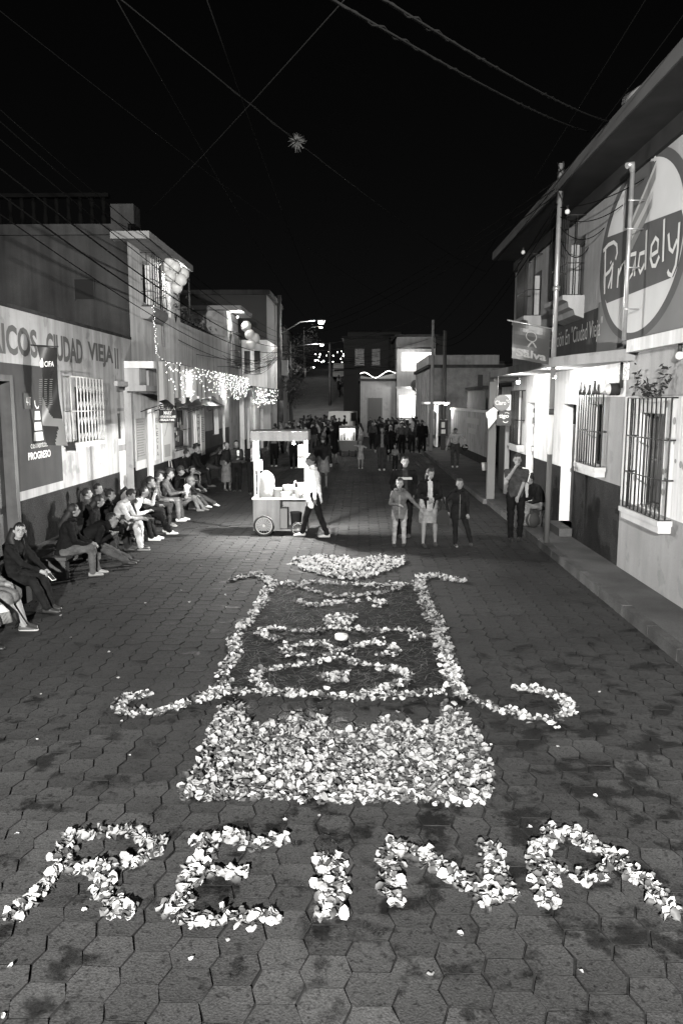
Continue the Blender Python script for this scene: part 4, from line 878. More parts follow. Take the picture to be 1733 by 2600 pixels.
    ms = [mat('skin_%d' % round(skin*1000), skin, .6, .25, nscale=25, namt=.12), fab(top), fab(bottom), plain(shoe, .5), fab(bottom), plain(sole if sole is not None else .3, .6), plain(.012, .5), fab(chest if chest is not None else .4), fab(.35)]
    for m in ms: me.materials.append(m)
    me.polygons.foreach_set('material_index', lab); me.update()
    # fingers, eyes, brows, mouth joined into the body mesh
    x = MB()
    if fingers:
        for wr, fd, sd, pn, e in hj:
            for k in range(4):
                o0 = wr+fd*.085+sd*(k-1.5)*.018; L = (.034, .04, .037, .03)[k]; c = curl
                d1 = (fd*math.cos(c)-pn*math.sin(c)); d2 = (fd*math.cos(2*c)-pn*math.sin(2*c))
                x.tube([o0-fd*.02, o0, o0+d1*L, o0+d1*L+d2*L*.8], [.009, .0095, .0085, .0065], 6)
            th = wr+fd*.03-sd*e*.026; x.tube([th, th-sd*e*.02+fd*.025-pn*.008, th-sd*e*.014+fd*.055-pn*.018], [.012, .011, .008], 6)
    if face:
        for e in (-1, 1):
            x.sphere(hc+hx*.031*e*q+hy*.0785*q+hz*.012*q, (.0135*q, .006, .0065*q), 8, 6, 6, H)
            x.tube([hc+hx*.014*e*q+hy*.086*q+hz*.031*q, hc+hx*.032*e*q+hy*.083*q+hz*.036*q, hc+hx*.05*e*q+hy*.068*q+hz*.029*q], [.003, .0042, .002], 5, 6)
        x.tube([hc-hx*.024*q+hy*.078*q-hz*.05*q, hc+hy*.0885*q-hz*.051*q, hc+hx*.024*q+hy*.078*q-hz*.05*q], [.003, .0055, .003], 6, 9)
    ob = bpy.data.objects.new(name, me); C.objects.link(ob)
    if x.v:
        me.materials.append(mat('lips_%d' % round(skin*450), skin*.4, .5))
        xm = x.mesh('x', [], True); bmm = bmesh.new(); bmm.from_mesh(me); k0 = len(bmm.faces); bmm.from_mesh(xm); bmm.to_mesh(me); bmm.free(); bpy.data.meshes.remove(xm)
    ob.location = loc; ob.rotation_euler = (0, 0, R(rz)); ob.scale = (s, s, s)
    tag(ob, label, 'person', group)
    # hair, cap, glasses are children
    mh = mat('hair_%d' % round(haira*700), haira*.7, .62, .2, nscale=30, namt=.4)
    if hair != 'none':
        h = MB(); vs = []; N, M_ = 28, 18; rx, ry, rz_ = .084*q, .104*q, .104*q; c0 = hc+hz*.026*q-hy*.016*q; fl = []
        for i in range(M_+1):
            t = math.pi*.72*i/M_
            for k in range(N):
                p = 2*math.pi*k/N; u = Vector((math.sin(t)*math.cos(p), math.sin(t)*math.sin(p), math.cos(t)))
                jit = 1.01+.022*math.sin(k*2.1+i*.7)+.02*math.sin(k*5.3); face_cut = u.y > .25 and u.z < .55
                rr = .9 if face_cut else jit
                v = Vector((u.x*rx*rr, u.y*ry*rr, u.z*rz_*rr)); vs.append(c0+H @ v)
        for i in range(M_):
            for k in range(N):
                t = math.pi*.72*(i+.5)/M_; p = 2*math.pi*(k+.5)/N; uy = math.sin(t)*math.sin(p); uz = math.cos(t)
                jt = .05*math.sin(k*3.3+i)
                if uy > .42 and uz < .5+jt: continue
                if uy > .16 and uz < (.12 if not female else -.15)+jt: continue
                if hair in ('short', 'flat') and uz < -.3+jt: continue
                fl.append((i*N+k, (i+1)*N+k, (i+1)*N+(k+1) % N, i*N+(k+1) % N))
        h.add(vs, fl, 0, True)
        if hair in ('long', 'longfront'):
            dn = Vector((0, 0, -1)) if hair == 'long' else Vector((0, .25, -1)); bkw = -hy
            for e in ((0,) if hair == 'long' else (-1, 1, 0)):
                a = hc+bkw*.07*q+hx*.055*e; L = .36
                p2 = a+(dn*.55+bkw*.25)*.2*q; p3 = chestp-fw2*.14+up2*.02+rt*.06*e if e == 0 else chestp+fw2*.1+rt*.09*e
                h.tube([a+hz*.03, a-hz*.05, p2*.5+(neck-fw2*.09)*.5+rt*.04*e, p3, p3-up2*.1], [.055, .075, .075, .06 if e == 0 else .035, .02], 8)
        if hair in ('pony', 'bun'):
            a = hc-hy*.1*q+hz*.05*q
            if hair == 'bun': h.sphere(a+hz*.03, .05, 10, 8)
            else: h.tube([a, a-hy*.06+hz*.01, a-hy*.09-hz*.08, a-hy*.07-hz*.2], [.022, .04, .035, .01], 8)
        if hair == 'flat': h.tube([hc+hz*.1*q+hy*.1-hx*.03, hc+hz*.12*q, hc+hz*.09*q-hy*.1], [.04, .06, .045], 10)
        h.build('hair', mh, ob)
    if cap is not None:
        c_ = MB(); c_.lathe([(.088*q, 0), (.092*q, .03), (.082*q, .07), (.05*q, .1), (.005, .108)], 16, 0, Matrix.Translation(hc+hz*.045*q-hy*.008*q) @ Hm)
        P = [(.085*math.sin(t)*q, .06*q+.12*q*math.cos(t)) for t in np.linspace(-1.5, 1.5, 9)]
        cc = MB(); cc.prism(P, 'z', .0, .008); c_.add([hc+hz*.05*q+H @ Vector(v) for v in cc.v], cc.f, 0)
        c_.build('cap', plain(cap, .7), ob)
    if jacket:
        cb_ = MB().tube([neck+up2*(.018+.012*math.cos(t))+rt*.078*math.sin(t)+fw2*(.07*math.cos(t)+.004) for t in np.linspace(0.35, 5.93, 14)], [.02, .024, .028]+[.03]*8+[.028, .024, .02], 7); cb_.build('collar', fab(top*.8), ob)
    if zipc is not None:
        zt = MB(); pts_ = [neck-up2*.03+fw2*.085, chestp+up2*.04+fw2*(.118*bk+.004), chestp-up*.06+fw*(chy*bk+.006), waist+fw*(.122*bk+.006), hip+fw*(.132*bk+.008), hip-up*(jacket or .08)*.9+fw*(.142*bk+.006)]
        zt.tube(pts_, .0065, 5); zt.build('zipper', plain(zipc), ob)
    if hood:
        hb_ = MB().tube([neck+up2*(.02-.03*abs(math.cos(t*.5)))-fw2*(.05*math.cos(t)+.075)+rt*.125*math.sin(t)*(1 if True else 0) for t in np.linspace(-2.3, 2.3, 11)], [.02, .035, .05, .06, .065, .068, .065, .06, .05, .035, .02], 8); hb_.build('hood', fab(top*1.1), ob)
    if glasses:
        g = MB()
        for e in (-1, 1):
            cx = hc+hx*.032*e*q+hy*.094*q+hz*.008*q
            g.tube([cx+hx*.024*math.cos(t)+hz*.02*math.sin(t) for t in np.linspace(0, 6.283, 15)], .0022, 5)
            g.tube([cx+hx*.024*e, cx+hx*.045*e-hy*.09], .002, 4)
        g.tube([hc+hx*.01+hy*.098*q+hz*.012*q, hc-hx*.01+hy*.098*q+hz*.012*q], .002, 4); g.build('glasses', plain(.12, .3), ob)
    ob_info = dict(hc=hc, hj=hj, H=H, arm=arms, rt=rt, neck=neck, chest=chestp)
    return ob, ob_info
def world(ob, p):
    return Matrix.Translation(ob.location) @ ob.rotation_euler.to_matrix().to_4x4() @ Matrix.Scale(ob.scale[0], 4) @ Vector(p)
def phone(ob, info, hand, label, a=.5, size=(.072, .145, .009), off=(.06, 0, .03), rot=(0, 0, 0), along=True):
    wr, fd, sd, pn, e = info['hj'][hand]
    M3 = Matrix((sd, fd, pn)).transposed() @ Euler([R(v) for v in rot]).to_matrix()
    c = wr+fd*.11+fd*off[0]-pn*.01+sd*off[1]+pn*off[2]
    t = thing('phone', label, 'phone'); t.matrix_world = Matrix.Translation(world(ob, c)) @ (ob.rotation_euler.to_matrix() @ M3).to_4x4()
    w_, h_, d_ = size; MB().box(-w_/2, w_/2, -h_/2, h_/2, -d_/2, d_/2).build('phone_case', plain(a, .4), t); MB().box(-w_/2+.004, w_/2-.004, -h_/2+.006, h_/2-.006, d_/2, d_/2+.001).build('screen', plain(.03, .15), t)
    return t
SIT = dict(hip=(0, 0, .47))
def sit_feet(y=.48, x=.1, dy=.0, z=0): return ((x, y+dy, z), (-x, y-dy, z))
LAP = ((.1, .36, .56), (-.1, .36, .56))
# ================================================================ benches and seats
def bench(y0, y1, label, x=-4.78, z=.38):
    t = thing('bench', label, 'bench', (x, y0, 0), 0, 'low plank benches along the depot kerb'); L = y1-y0
    MB().box(-.2, .2, 0, L, z-.05, z).build('seat_plank', m_wood, t)
    for k in range(2): MB().box(-.13, .13, .12+k*(L-.42), .3+k*(L-.42), 0, z-.052).build('block_leg', m_kerb, t)
bench(11.6, 13.5, 'low plank bench on concrete blocks under the puffer jacket woman'); bench(13.7, 16.6, 'low plank bench under the girl in the white sweater')
bench(8.0, 10.6, 'low plank bench at the left edge under the girl with glasses'); bench(16.75, 18.4, 'low plank bench under the two tall haired youths')
P = person
# --- seated row on the left, near to far
p, i = P('woman at the left edge in a plain grey knee length dress and flat shoes', (-4.75, 9.15, 0), -93, .97, (0, 0, .47), 8, feet=((.12, .66, 0), (-.02, .6, 0)), hands=((.08, .4, .6), (-.08, .36, .58)), top=.13, bottom=.13, shoe=.03, sole=.3, skin=.22, female=True, legs='skin', skirt=1.06, hair='long', vox=.012, jacket=.1, bulk=1.12)
p, i = P('girl with round glasses and long dark hair in a black jacket looking at the viewer', (-4.72, 10.02, 0), -98, .95, (0, 0, .48), 12, head=(-46, 4), feet=((.14, .62, 0), (-.06, .55, 0)), hands=((.1, .5, .6), (-.06, .52, .56)), top=.016, bottom=.018, shoe=.02, skin=.3, female=True, hair='longfront', glasses=True, vox=.011, haira=.008, elbows=((.8, -.6, -.6), (-.8, -.6, -.6)))
phone(p, i, 1, 'pale phone held flat by the girl with round glasses', .6, off=(.05, .03, .02))
p, i = P('woman nearest the viewer, mostly outside the left edge, black shoes and fringed wrap', (-4.85, 8.2, 0), -90, .97, (0, 0, .47), 10, feet=((.12, .6, 0), (-.1, .68, 0)), hands=LAP, top=.05, bottom=.02, shoe=.012, female=True, vox=.014, hair='long', legs='skin', skirt=1.5)
sw_ = thing('shawl', 'patterned woven wrap with pale border and fringe hanging at the left edge', 'shawl'); b = MB()
for k in range(8):
    for j in range(8):
        f = lambda u, v: (-4.72+.62*u+.02*math.sin(v*9), 8.18+.42*v, .62+.06*math.sin(u*3)-.42*max(0, u-.45)**1.2-.05*v)
        b.add([f(k/8, j/8), f((k+1)/8, j/8), f((k+1)/8, (j+1)/8), f(k/8, (j+1)/8)], [(0, 1, 2, 3)], 1 if k >= 7 else 0, True)
b.build('cloth', [mat('woven_pattern', .22, .9, .1, nscale=26, namt=.75), plain(.45)], sw_, fix=False); fr = MB()
for k in range(24): fr.tube([f(1, k/24), (f(1, k/24)[0]+.03, f(1, k/24)[1], f(1, k/24)[2]-.13)], .005, 4)
fr.build('fringe', plain(.15), sw_)
p, i = P('woman in a black quilted jacket with long hair, grey trousers and sandals', (-4.72, 11.95, 0), -72, .95, (0, 0, .47), 12, head=(12, 3), feet=((.13, .42, 0), (-.1, .5, 0)), hands=((.12, .38, .55), (-.08, .42, .55)), top=.013, bottom=.085, shoe=.16, female=True, hair='long', bulk=1.22, jacket=.12, haira=.014, vox=.012)
p, i = P('young man bowed far forward in a black jacket with a phone at his ear', (-4.72, 12.65, 0), -84, 1.0, (0, 0, .48), 58, head=(-14, 24), feet=((.12, .86, 0), (-.14, .82, 0)), hands=((.05, .5, .55), (-.16, .66, .72)), top=.014, bottom=.06, shoe=.012, sole=.08, skin=.17, hair='short', vox=.012, bulk=1.15, elbows=((.6, -.3, -.9), (-.7, .2, -.9)), curl=.3)
phone(p, i, 1, 'dark phone pressed to the bowed young man\'s ear', .02, off=(-.01, 0, .05), rot=(20, 0, 0))
P('woman in a dark hooded jacket seen in profile behind the bowed young man', (-4.8, 13.2, 0), -78, .95, (0, 0, .48), 16, head=(8, -6), feet=sit_feet(.5), hands=LAP, top=.016, bottom=.03, female=True, hair='long', bulk=1.15, vox=.013, skin=.19, hood=True)
P('girl with glasses leaning back against the dark dado in a grey top', (-5.22, 14.55, 0), -70, .92, (0, 0, .45), -6, head=(-4, 0), feet=sit_feet(.5, z=.0), hands=LAP, top=.06, bottom=.03, female=True, hair='pony', glasses=True, vox=.013, skin=.24)
P('girl with parted dark hair beside the leaning girl with glasses', (-5.2, 15.05, 0), -84, .95, (0, 0, .45), -4, head=(-22, -4), feet=sit_feet(.5), hands=LAP, top=.05, bottom=.03, female=True, hair='short', vox=.013, skin=.22)
P('girl with a dark topknot and black vest between the seated friends', (-4.86, 14.15, 0), -88, .94, (0, 0, .48), 14, head=(0, 2), feet=sit_feet(.5), hands=((.1, .4, .6), (-.1, .45, .6)), top=.02, bottom=.03, female=True, hair='bun', vox=.013, skin=.22)
p, i = P('girl in cream jacket and cream trousers looking down at her phone', (-4.62, 14.25, 0), -92, .97, (0, 0, .48), 20, head=(0, -26), feet=((.12, .5, 0), (-.12, .42, 0)), hands=((.08, .52, .62), (-.05, .5, .62)), top=.36, bottom=.42, shoe=.02, sole=.3, female=True, hair='pony', vox=.012, skin=.2, bulk=1.1)
phone(p, i, 0, 'dark phone in the hands of the girl in cream', .05)
p, i = P('girl in a white sweater leaning forward with thick black ponytail', (-4.72, 15.2, 0), -86, .97, (0, 0, .48), 34, head=(0, 12), feet=((.12, .52, 0), (-.1, .56, 0)), hands=((.1, .45, .62), (-.02, .6, .98)), top=.6, bottom=.016, shoe=.6, sole=.6, female=True, hair='pony', vox=.012, skin=.26, elbows=((.6, -.3, -.9), (-.3, .3, -1)))
P('woman in a dark green patterned coat with chin on hand beside the white sweater', (-4.66, 15.95, 0), -86, 1.0, (0, 0, .48), 18, head=(-6, 0), feet=((.14, .62, 0), (-.12, .5, 0)), hands=((.1, .4, .62), (-.04, .3, .98)), top=.04, bottom=.02, shoe=.55, sole=.6, female=True, hair='pony', vox=.013, elbows=((.6, -.3, -.9), (-.3, .4, -1)))
P('youth with a flat mop of black hair and tan jacket with a shoulder strap', (-4.72, 16.95, 0), -84, 1.0, (0, 0, .48), 16, head=(4, 0), feet=((.14, .42, 0), (-.1, .36, 0)), hands=((.08, .42, .6), (-.1, .4, .6)), top=.1, bottom=.03, shoe=.06, sole=.3, hair='flat', vox=.013)
p, i = P('youth with tall black hair holding a bunch of pale flowers', (-4.7, 17.7, 0), -84, 1.0, (0, 0, .48), 18, head=(0, 0), feet=((.14, .44, 0), (-.1, .5, 0)), hands=((.1, .5, .68), (-.02, .52, .66)), top=.085, bottom=.12, shoe=.6, sole=.6, hair='flat', vox=.013)
q = world(p, i['hj'][0][0]+i['hj'][0][1]*.15)
t = thing('flower_bunch', 'bunch of pale flowers in paper held by the tall haired youth', 'flowers', q); b = MB()
for k in range(16): b.sphere((random.gauss(0, .06), random.gauss(0, .06), .12+random.gauss(0, .035)), random.uniform(.018, .03), 6, 5)
b.build('blossoms', plain(.6), t); tag(bpy.data.objects[b and t.children[0].name], kind='stuff'); MB().lathe([(.02, -.12), (.07, .1), (.066, .1), (.016, -.11)], 10).build('paper_wrap', m_paper, t)
KF = ((.12, .5, 0), (-.12, .44, 0)); KS = dict(knees=((.2, .5, 1), (-.2, .5, 1)))
P('child in a striped knit cap crouched low with bent pale knees', (-4.55, 19.35, 0), -86, .82, (0, 0, .28), 20, feet=((.14, .5, 0), (-.12, .62, 0)), hands=((.16, .36, .46), (-.1, .4, .46)), top=.14, bottom=.17, shoe=.1, stripes=45, hair='short', haira=.1, cap=.12, vox=.014, kid=True, **KS)
P('man in a black jacket and black cap behind the child in the striped cap', (-4.9, 19.6, 0), -84, .98, (0, 0, .4), 20, feet=KF, hands=LAP, top=.015, bottom=.03, cap=.012, vox=.015)
P('woman with glasses and a dark hoodie with pale drawstrings sitting on the kerb', (-4.62, 20.5, 0), -120, .95, (0, 0, .34), 8, head=(-22, 0), feet=((.16, .75, .0), (-.14, .85, .0)), hands=((.18, .4, .5), (-.12, .42, .48)), top=.05, bottom=.08, shoe=.5, female=True, hair='pony', glasses=True, vox=.014, chest=.12, **KS)
def chair(loc, rz, label, a=.03):
    t = thing('chair', label, 'chair', loc, R(rz), 'metal chairs by the stationery shop')
    MB().box(-.2, .2, -.2, .2, .42, .45).build('seat', plain(a), t); f = MB().tube([(-.19, -.2, .45), (-.19, -.24, .7), (-.13, -.26, .92), (.13, -.26, .92), (.19, -.24, .7), (.19, -.2, .45)], .013, 6); f.build('back_frame', plain(.35, .4), t)
    for x in (-.18, .18):
        for y in (-.18, .18): MB().tube([(x, y, 0), (x, y, .42)], .013, 6).build('leg', plain(.35, .4), t)
chair((-5.15, 21.6, .2), -88, 'metal chair under the man with swept black hair'); chair((-5.1, 23.1, .2), -88, 'metal chair under the upright man in black by the dark window')
P('broad woman in black sitting sideways on a metal chair with bare forearms', (-5.12, 21.65, .2), -84, .97, (0, 0, .5), 14, feet=KF, hands=((.1, .42, .6), (-.06, .45, .62)), top=.014, bottom=.014, sleeve='short', female=True, hair='short', bulk=1.2, vox=.015)
P('man in black sitting upright with swept up black hair', (-5.08, 23.15, .2), -88, 1.0, (0, 0, .5), 6, feet=KF, hands=LAP, top=.013, bottom=.015, vox=.015, hair='flat')
P('person bending over a bundle in the dark shop front', (-4.95, 24.7, .2), -70, .95, (0, 0, .5), 34, feet=KF, hands=((.12, .45, .5), (-.1, .5, .5)), top=.02, bottom=.03, female=True, hair='long', vox=.018)
P('seated person in grey skirt further along the dark shop front', (-4.75, 26.0, .2), -80, .95, (0, 0, .5), 16, feet=KF, hands=LAP, top=.03, bottom=.12, female=True, legs='skin', skirt=1.2, hair='bun', vox=.018)
# --- standing on the left
P('short elderly woman with pale hair in a long grey skirt, arms folded', (-4.2, 23.9, 0), -150, .87, hands=((-.1, .22, 1.06), (.1, .24, 1.04)), top=.02, bottom=.11, shoe=.05, female=True, legs='skin', skirt=1.45, hair='bun', haira=.25, vox=.016, jacket=.1)
p, i = P('woman in a dark patterned jacket holding a pale drink at her chest', (-3.85, 23.6, 0), -165, .93, hands=((.02, .3, 1.25), (-.06, .28, 1.12)), top=.035, bottom=.012, shoe=.02, female=True, hair='pony', vox=.015, jacket=.03, skin=.26)
q = world(p, i['hj'][0][0]+i['hj'][0][1]*.1); tag(MB().lathe([(.03, -.08), (.04, .08), (.03, .085), (.002, .09)], 10).build('drink_cup', plain(.65)), 'pale cup held by the woman in the patterned jacket', 'cup').location = q
P('man in a dark suit with an open white collar standing behind the snack cart', (-3.25, 22.9, 0), -172, .97, hands=((.06, .26, 1.12), (-.2, .16, 1.05)), top=.014, bottom=.014, shoe=.02, chest=.35, vox=.016)
P('person in a mottled jumper whose head hides behind the cart canopy', (-3.72, 32.7, 0), 178, .97, top=.13, bottom=.012, shoe=.4, female=True, hair='long', vox=.02)
P('person with open jacket, black trousers and a dark bag beside the mottled jumper', (-2.8, 31.8, 0), 180, .97, top=.14, bottom=.012, shoe=.4, chest=.03, female=True, hair='long', vox=.02)
tag(MB().prism([(-.11, 0), (.11, 0), (.08, .24), (.02, .28), (.02, .42), (-.02, .42), (-.02, .28), (-.08, .24)], 'y', -.05, .05).build('handbag', plain(.012)), 'dark handbag hanging beside the open jacket', 'bag').location = (-2.42, 31.75, .58)
# --- vendor and the cart
p, i = P('snack vendor in a long white shirt and black cap pushing the cart', (-.96, 15.6, 0), 92, 1.0, (0, 0, .92), 3, head=(4, -6), feet=((.09, .26, 0), (-.09, -.26, .0)), hands=((.2, .24, .92), (-.27, -.02, .82)), top=.95, bottom=.018, shoe=.3, sole=.55, skin=.16, cap=.012, vox=.012, jacket=.2, bulk=1.14, footyaw=(4, -4), haira=.01)
MB().add([world(p, i['hc']+i['H'] @ Vector(v)) for v in [(-.05, .085, -.02), (.05, .085, -.02), (.0, .115, -.02), (-.045, .08, -.085), (.045, .08, -.085), (0, .1, -.08)]], [(0, 2, 5, 3), (2, 1, 4, 5)]).build('face_mask', plain(.6), None).name = 'face_mask'
fm = bpy.data.objects['face_mask']; fm.parent = p; fm.matrix_parent_inverse = (Matrix.Translation(p.location) @ p.rotation_euler.to_matrix().to_4x4()).inverted()
m_ply = mat('cart_wood', .2, .55, .4, nscale=3, namt=.25, streak=.45, grain=.1)
ct_ = thing('snack_cart', 'wooden snack cart with canopy, bicycle wheels and a glowing bulb', 'cart', (-2.25, 15.8, 0), 0)
MB().box(0, .56, 0, .03, .14, .755).box(0, .03, .031, .6, .14, .755).box(.53, .56, .031, .6, .14, .755).box(1.09, 1.12, .0, .6, .14, .755).build('body_panel', m_ply, ct_)
MB().box(0, 1.12, .601, .62, .14, .755).build('back_panel', m_ply, ct_); MB().box(.0, 1.12, .0, .6, .1, .137).build('floor_board', m_ply, ct_)
MB().box(-.02, 1.14, -.02, .64, .758, .79).build('counter', plain(.5, .3), ct_)
for x in (.03, 1.07):
    for y in (.0, .57): MB().box(x, x+.035, y, y+.035, .792, 1.985).build('post', plain(.55, .4), ct_)
MB().box(-.02, 1.16, -.06, -.04, 1.98, 2.17).box(-.02, 1.16, .66, .68, 1.98, 2.17).box(-.02, 0, -.039, .659, 1.98, 2.17).box(1.14, 1.16, -.039, .659, 1.98, 2.17).build('canopy_board', m_ply, ct_)
MB().box(-.02, 1.16, -.06, .68, 2.172, 2.19).build('canopy_top', plain(.08), ct_)
def bike_wheel(x, y, r, par):
    wh = MB().tube([(x+r*.9*math.cos(t), y, r+r*.9*math.sin(t)) for t in np.linspace(0, 2*math.pi, 25)], r*.1, 8, cap=False).build('wheel', plain(.015, .7), par)
    MB().tube([(x+r*.77*math.cos(t), y, r+r*.77*math.sin(t)) for t in np.linspace(0, 2*math.pi, 25)], r*.03, 6, cap=False).build('rim', plain(.5, .3), wh)
    sp = MB(); sp.tube([(x, y-.03, r), (x, y+.03, r)], r*.12, 8)
    for k in range(16): sp.tube([(x, y, r), (x+r*.77*math.cos(k*.3927), y, r+r*.77*math.sin(k*.3927))], .0025, 4)
    sp.build('spokes', plain(.4, .3), wh)
for yy in (-.07, .69): bike_wheel(.23, yy, .22, ct_); bike_wheel(.94, yy, .15, ct_)
MB().tube([(.2, .3, .1), (.2, -.07, .22)], .015, 6).tube([(.94, .3, .1), (.94, -.07, .15)], .015, 6).tube([(1.12, .05, .8), (1.3, .05, .85), (1.3, .55, .85), (1.12, .55, .8)], .015, 6).build('axle_and_handle', m_iron, ct_)
bulb_lamp((.86, .0, 1.93), 6500, ct_, .035, 60)
MB().tube([(.048, -.02, 1.5), (.048, -.02, 1.95)], .014, 8).build('tube_light', emis(12, 'tube_glow'), ct_); lamp('lamp_light', (-.03, .0, 1.8), 330, .03, ct_)
CX = lambda x, y, z: (-2.25+x, 15.8+y, z)
def on_cart(name, label, cat, loc, b, mats): o = b.build(name, mats); tag(o, label, cat); o.location = CX(*loc); return o
jar = thing('snack_jar', 'large clear plastic sack of crisps with white dome at the left of the cart', 'jar', CX(.26, .2, .791))
MB().lathe([(.165, 0), (.175, .1), (.17, .36), (.16, .42), (.12, .49), (.04, .545), (.01, .56)], 18).build('plastic_sack', mat('clear_plastic', .55, .2, .5, trans=.55), jar)
cr = MB()
for k in range(90): 
    a = random.uniform(3.3, 6.1); cr.add([(.178*math.cos(a)+dx, .178*math.sin(a)+dy, .02+random.random()*.02+z0) for z0 in [random.random()*.32] for dx, dy in ((-.02, 0), (.015, -.008), (.01, .006))], [(0, 1, 2)])
tag(cr.build('crisps', plain(.2), jar, fix=False), kind='stuff')
m_pk = mat('white_plastic', .62, .35, .4, trans=.3)
bag = lambda w_, h_: MB().lathe([(w_*.42, 0), (w_*.5, .03), (w_*.5, h_*.8), (w_*.44, h_*.95), (.02, h_)], 10)
for nm, x, z, h_, lb in (('snack_bag', .12, 1.37, .2, 'white bag of snacks hung on the left cart post'), ('snack_bag', 1.03, 1.66, .2, 'upper white bag hung under the cart bulb'), ('snack_bag', 1.03, 1.43, .19, 'lower white bag hung below the cart bulb')):
    o = on_cart(nm, lb, 'bag', (x, -.02, z), MB().box(-.085, .085, -.05, .05, 0, h_).box(-.08, .08, -.045, .045, h_+.001, h_+.02), m_pk); MB().tube([(-.04, 0, h_+.02), (0, 0, h_+.06), (.04, 0, h_+.02)], .004, 4).build('hanger', m_black, o)
on_cart('tub', 'white plastic tub beside the crisps sack', 'tub', (.51, .12, .791), MB().lathe([(.085, 0), (.09, .18), (.094, .18), (.094, .2), (.01, .205)], 14), m_pk)
on_cart('bowl', 'wide glass bowl in the middle of the cart counter', 'bowl', (.72, .3, .791), MB().lathe([(.08, 0), (.13, .2), (.13, .24), (.01, .235)], 16), m_pk)
on_cart('sauce_box', 'clear plastic box of toppings at the counter front', 'box', (.68, .06, .791), MB().box(-.09, .09, -.05, .05, 0, .1).box(-.095, .095, -.055, .055, .101, .115), m_pk)
on_cart('tub', 'white tub at the right end of the cart counter', 'tub', (.95, .1, .791), MB().lathe([(.085, 0), (.11, .18), (.115, .2), (.01, .19)], 14), m_pk)
on_cart('napkin_box', 'white napkin box raised at the right end of the cart', 'box', (1.0, .3, .95), MB().prism([(-.09, .13), (-.06, -.1), (.08, -.1), (.08, .14)], 'y', -.05, .05).box(-.01, .01, -.01, .01, -.158, -.101), m_pk)
on_cart('ladle', 'long spoon leaning in the glass bowl', 'spoon', (.8, .27, .8), MB().tube([(-.05, 0, .1), (.06, 0, .3)], .008, 6).sphere((.065, 0, .31), .018, 8, 6), plain(.5, .3))
on_cart('storage_box', 'grey carton inside the open side of the cart', 'box', (.63, .1, .138), MB().box(-.07, .07, 0, .3, 0, .42).box(-.071, .071, -.002, .01, .2, .23), plain(.16))
on_cart('bucket', 'dark bucket on the cart floor', 'bucket', (.87, .2, .138), MB().lathe([(.09, 0), (.115, .32), (.12, .32), (.12, .34), (.105, .34), (.08, .02)], 16), plain(.02))
# --- family in the road
P('man in a dark sweater with a pale chest stripe standing behind the family', (.88, 15.7, 0), 184, .98, head=(4, -2), hands=((.2, -.1, .9), (-.2, -.1, .9)), top=.014, bottom=.012, shoe=.03, skin=.3, vox=.012, chest=.03, bulk=1.1)
MB().box(-.14, .14, .12, .15, 1.235, 1.285).build('chest_stripe', plain(.22), bpy.data.objects['person.028'] if False else None).name = 'chest_stripe'
cs = bpy.data.objects['chest_stripe']; cs.parent = [o for o in C.objects if o.get('label', '').startswith('man in a dark sweater with a pale')][0]; cs.location = (0, 0, 0)
P('girl in a grey hooded jacket and pale trousers with one arm held out', (.74, 14.72, 0), 176, .755, head=(-6, 0), feet=((.13, .04, 0), (-.12, .0, 0)), hands=((.02, .28, 1.1), (-.52, .2, 1.0)), top=.1, bottom=.26, shoe=.02, skin=.24, female=True, hair='pony', haira=.03, kid=True, bulk=1.22, jacket=.2, zipc=.2, hood=True, vox=.013, elbows=((1, -.2, -.6), (-.4, -.3, -1)))
p, i = P('woman in a black cardigan over a pale top and knee length skirt', (1.3, 14.75, 0), 186, .89, head=(24, -14), feet=((.13, .1, 0), (-.16, -.02, 0)), hands=((.06, .26, 1.06), (-.04, .27, 1.05)), top=.013, bottom=.2, shoe=.02, skin=.2, female=True, legs='skin', skirt=.95, hair='long', haira=.012, chest=.32, bulk=1.22, jacket=.08, vox=.012, elbows=((1, -.4, -.5), (-1, -.4, -.5)))
hb = thing('handbag', 'shiny black handbag hanging from the arm of the woman in the cardigan', 'bag', (1.56, 14.55, .48)); MB().prism([(-.13, 0), (.11, -.03), (.12, .12), (.07, .26), (-.04, .27), (-.12, .14)], 'y', -.05, .05).build('bag_body', plain(.012, .2), hb); MB().tube([(-.05, 0, .26), (-.03, 0, .48), (.02, 0, .5), (.06, 0, .25)], .011, 6).build('strap', plain(.012, .3), hb)
P('girl in a dark zipped puffer jacket and patched leggings striding to the right', (1.88, 14.75, 0), 182, .75, head=(0, 0), feet=((.08, .06, 0), (-.34, .02, 0)), hands=((.3, .1, .92), (-.2, .24, .86)), top=.018, bottom=.018, shoe=.03, sole=.2, skin=.22, female=True, hair='pony', haira=.03, kid=True, bulk=1.24, jacket=.2, zipc=.12, hood=True, vox=.013, elbows=((1, -.2, -.4), (-1, -.2, -.4)))
# --- right pavement
m_ob, i = P('man in a dark short sleeved shirt with three white shoulder stripes, hand at his mouth', (3.1, 15.4, 0), 172, 1.02, head=(-2, -2), hands=((.05, .2, 1.45), (-.02, .28, .88)), feet=((.08, .04, 0), (-.1, -.04, 0)), top=.045, bottom=.012, shoe=.012, skin=.2, sleeve='short', bulk=1.06, vox=.012, elbows=((.8, .2, -1), (-1, -.3, -.5)), jacket=.03)
b = MB(); sh, el = i['arm'][1]; nk = i['neck']; rt_ = i['rt']
for k in range(3):
    a = Vector((0, (k-1)*.024, 0)); ax = (el-sh).normalized(); out = -rt_-ax*(-rt_).dot(ax); out.normalize()
    b.tube([nk-rt_*.09+Vector((0, 0, .012))+a, sh+Vector((0, 0, .066))+rt_*.04+a, sh+Vector((0, 0, .05))-rt_*.04+a, sh+out*.066+ax*.04+a, sh+out*.066+ax*.2+a], .0055, 5)
b.build('shoulder_stripes', plain(.7), m_ob)
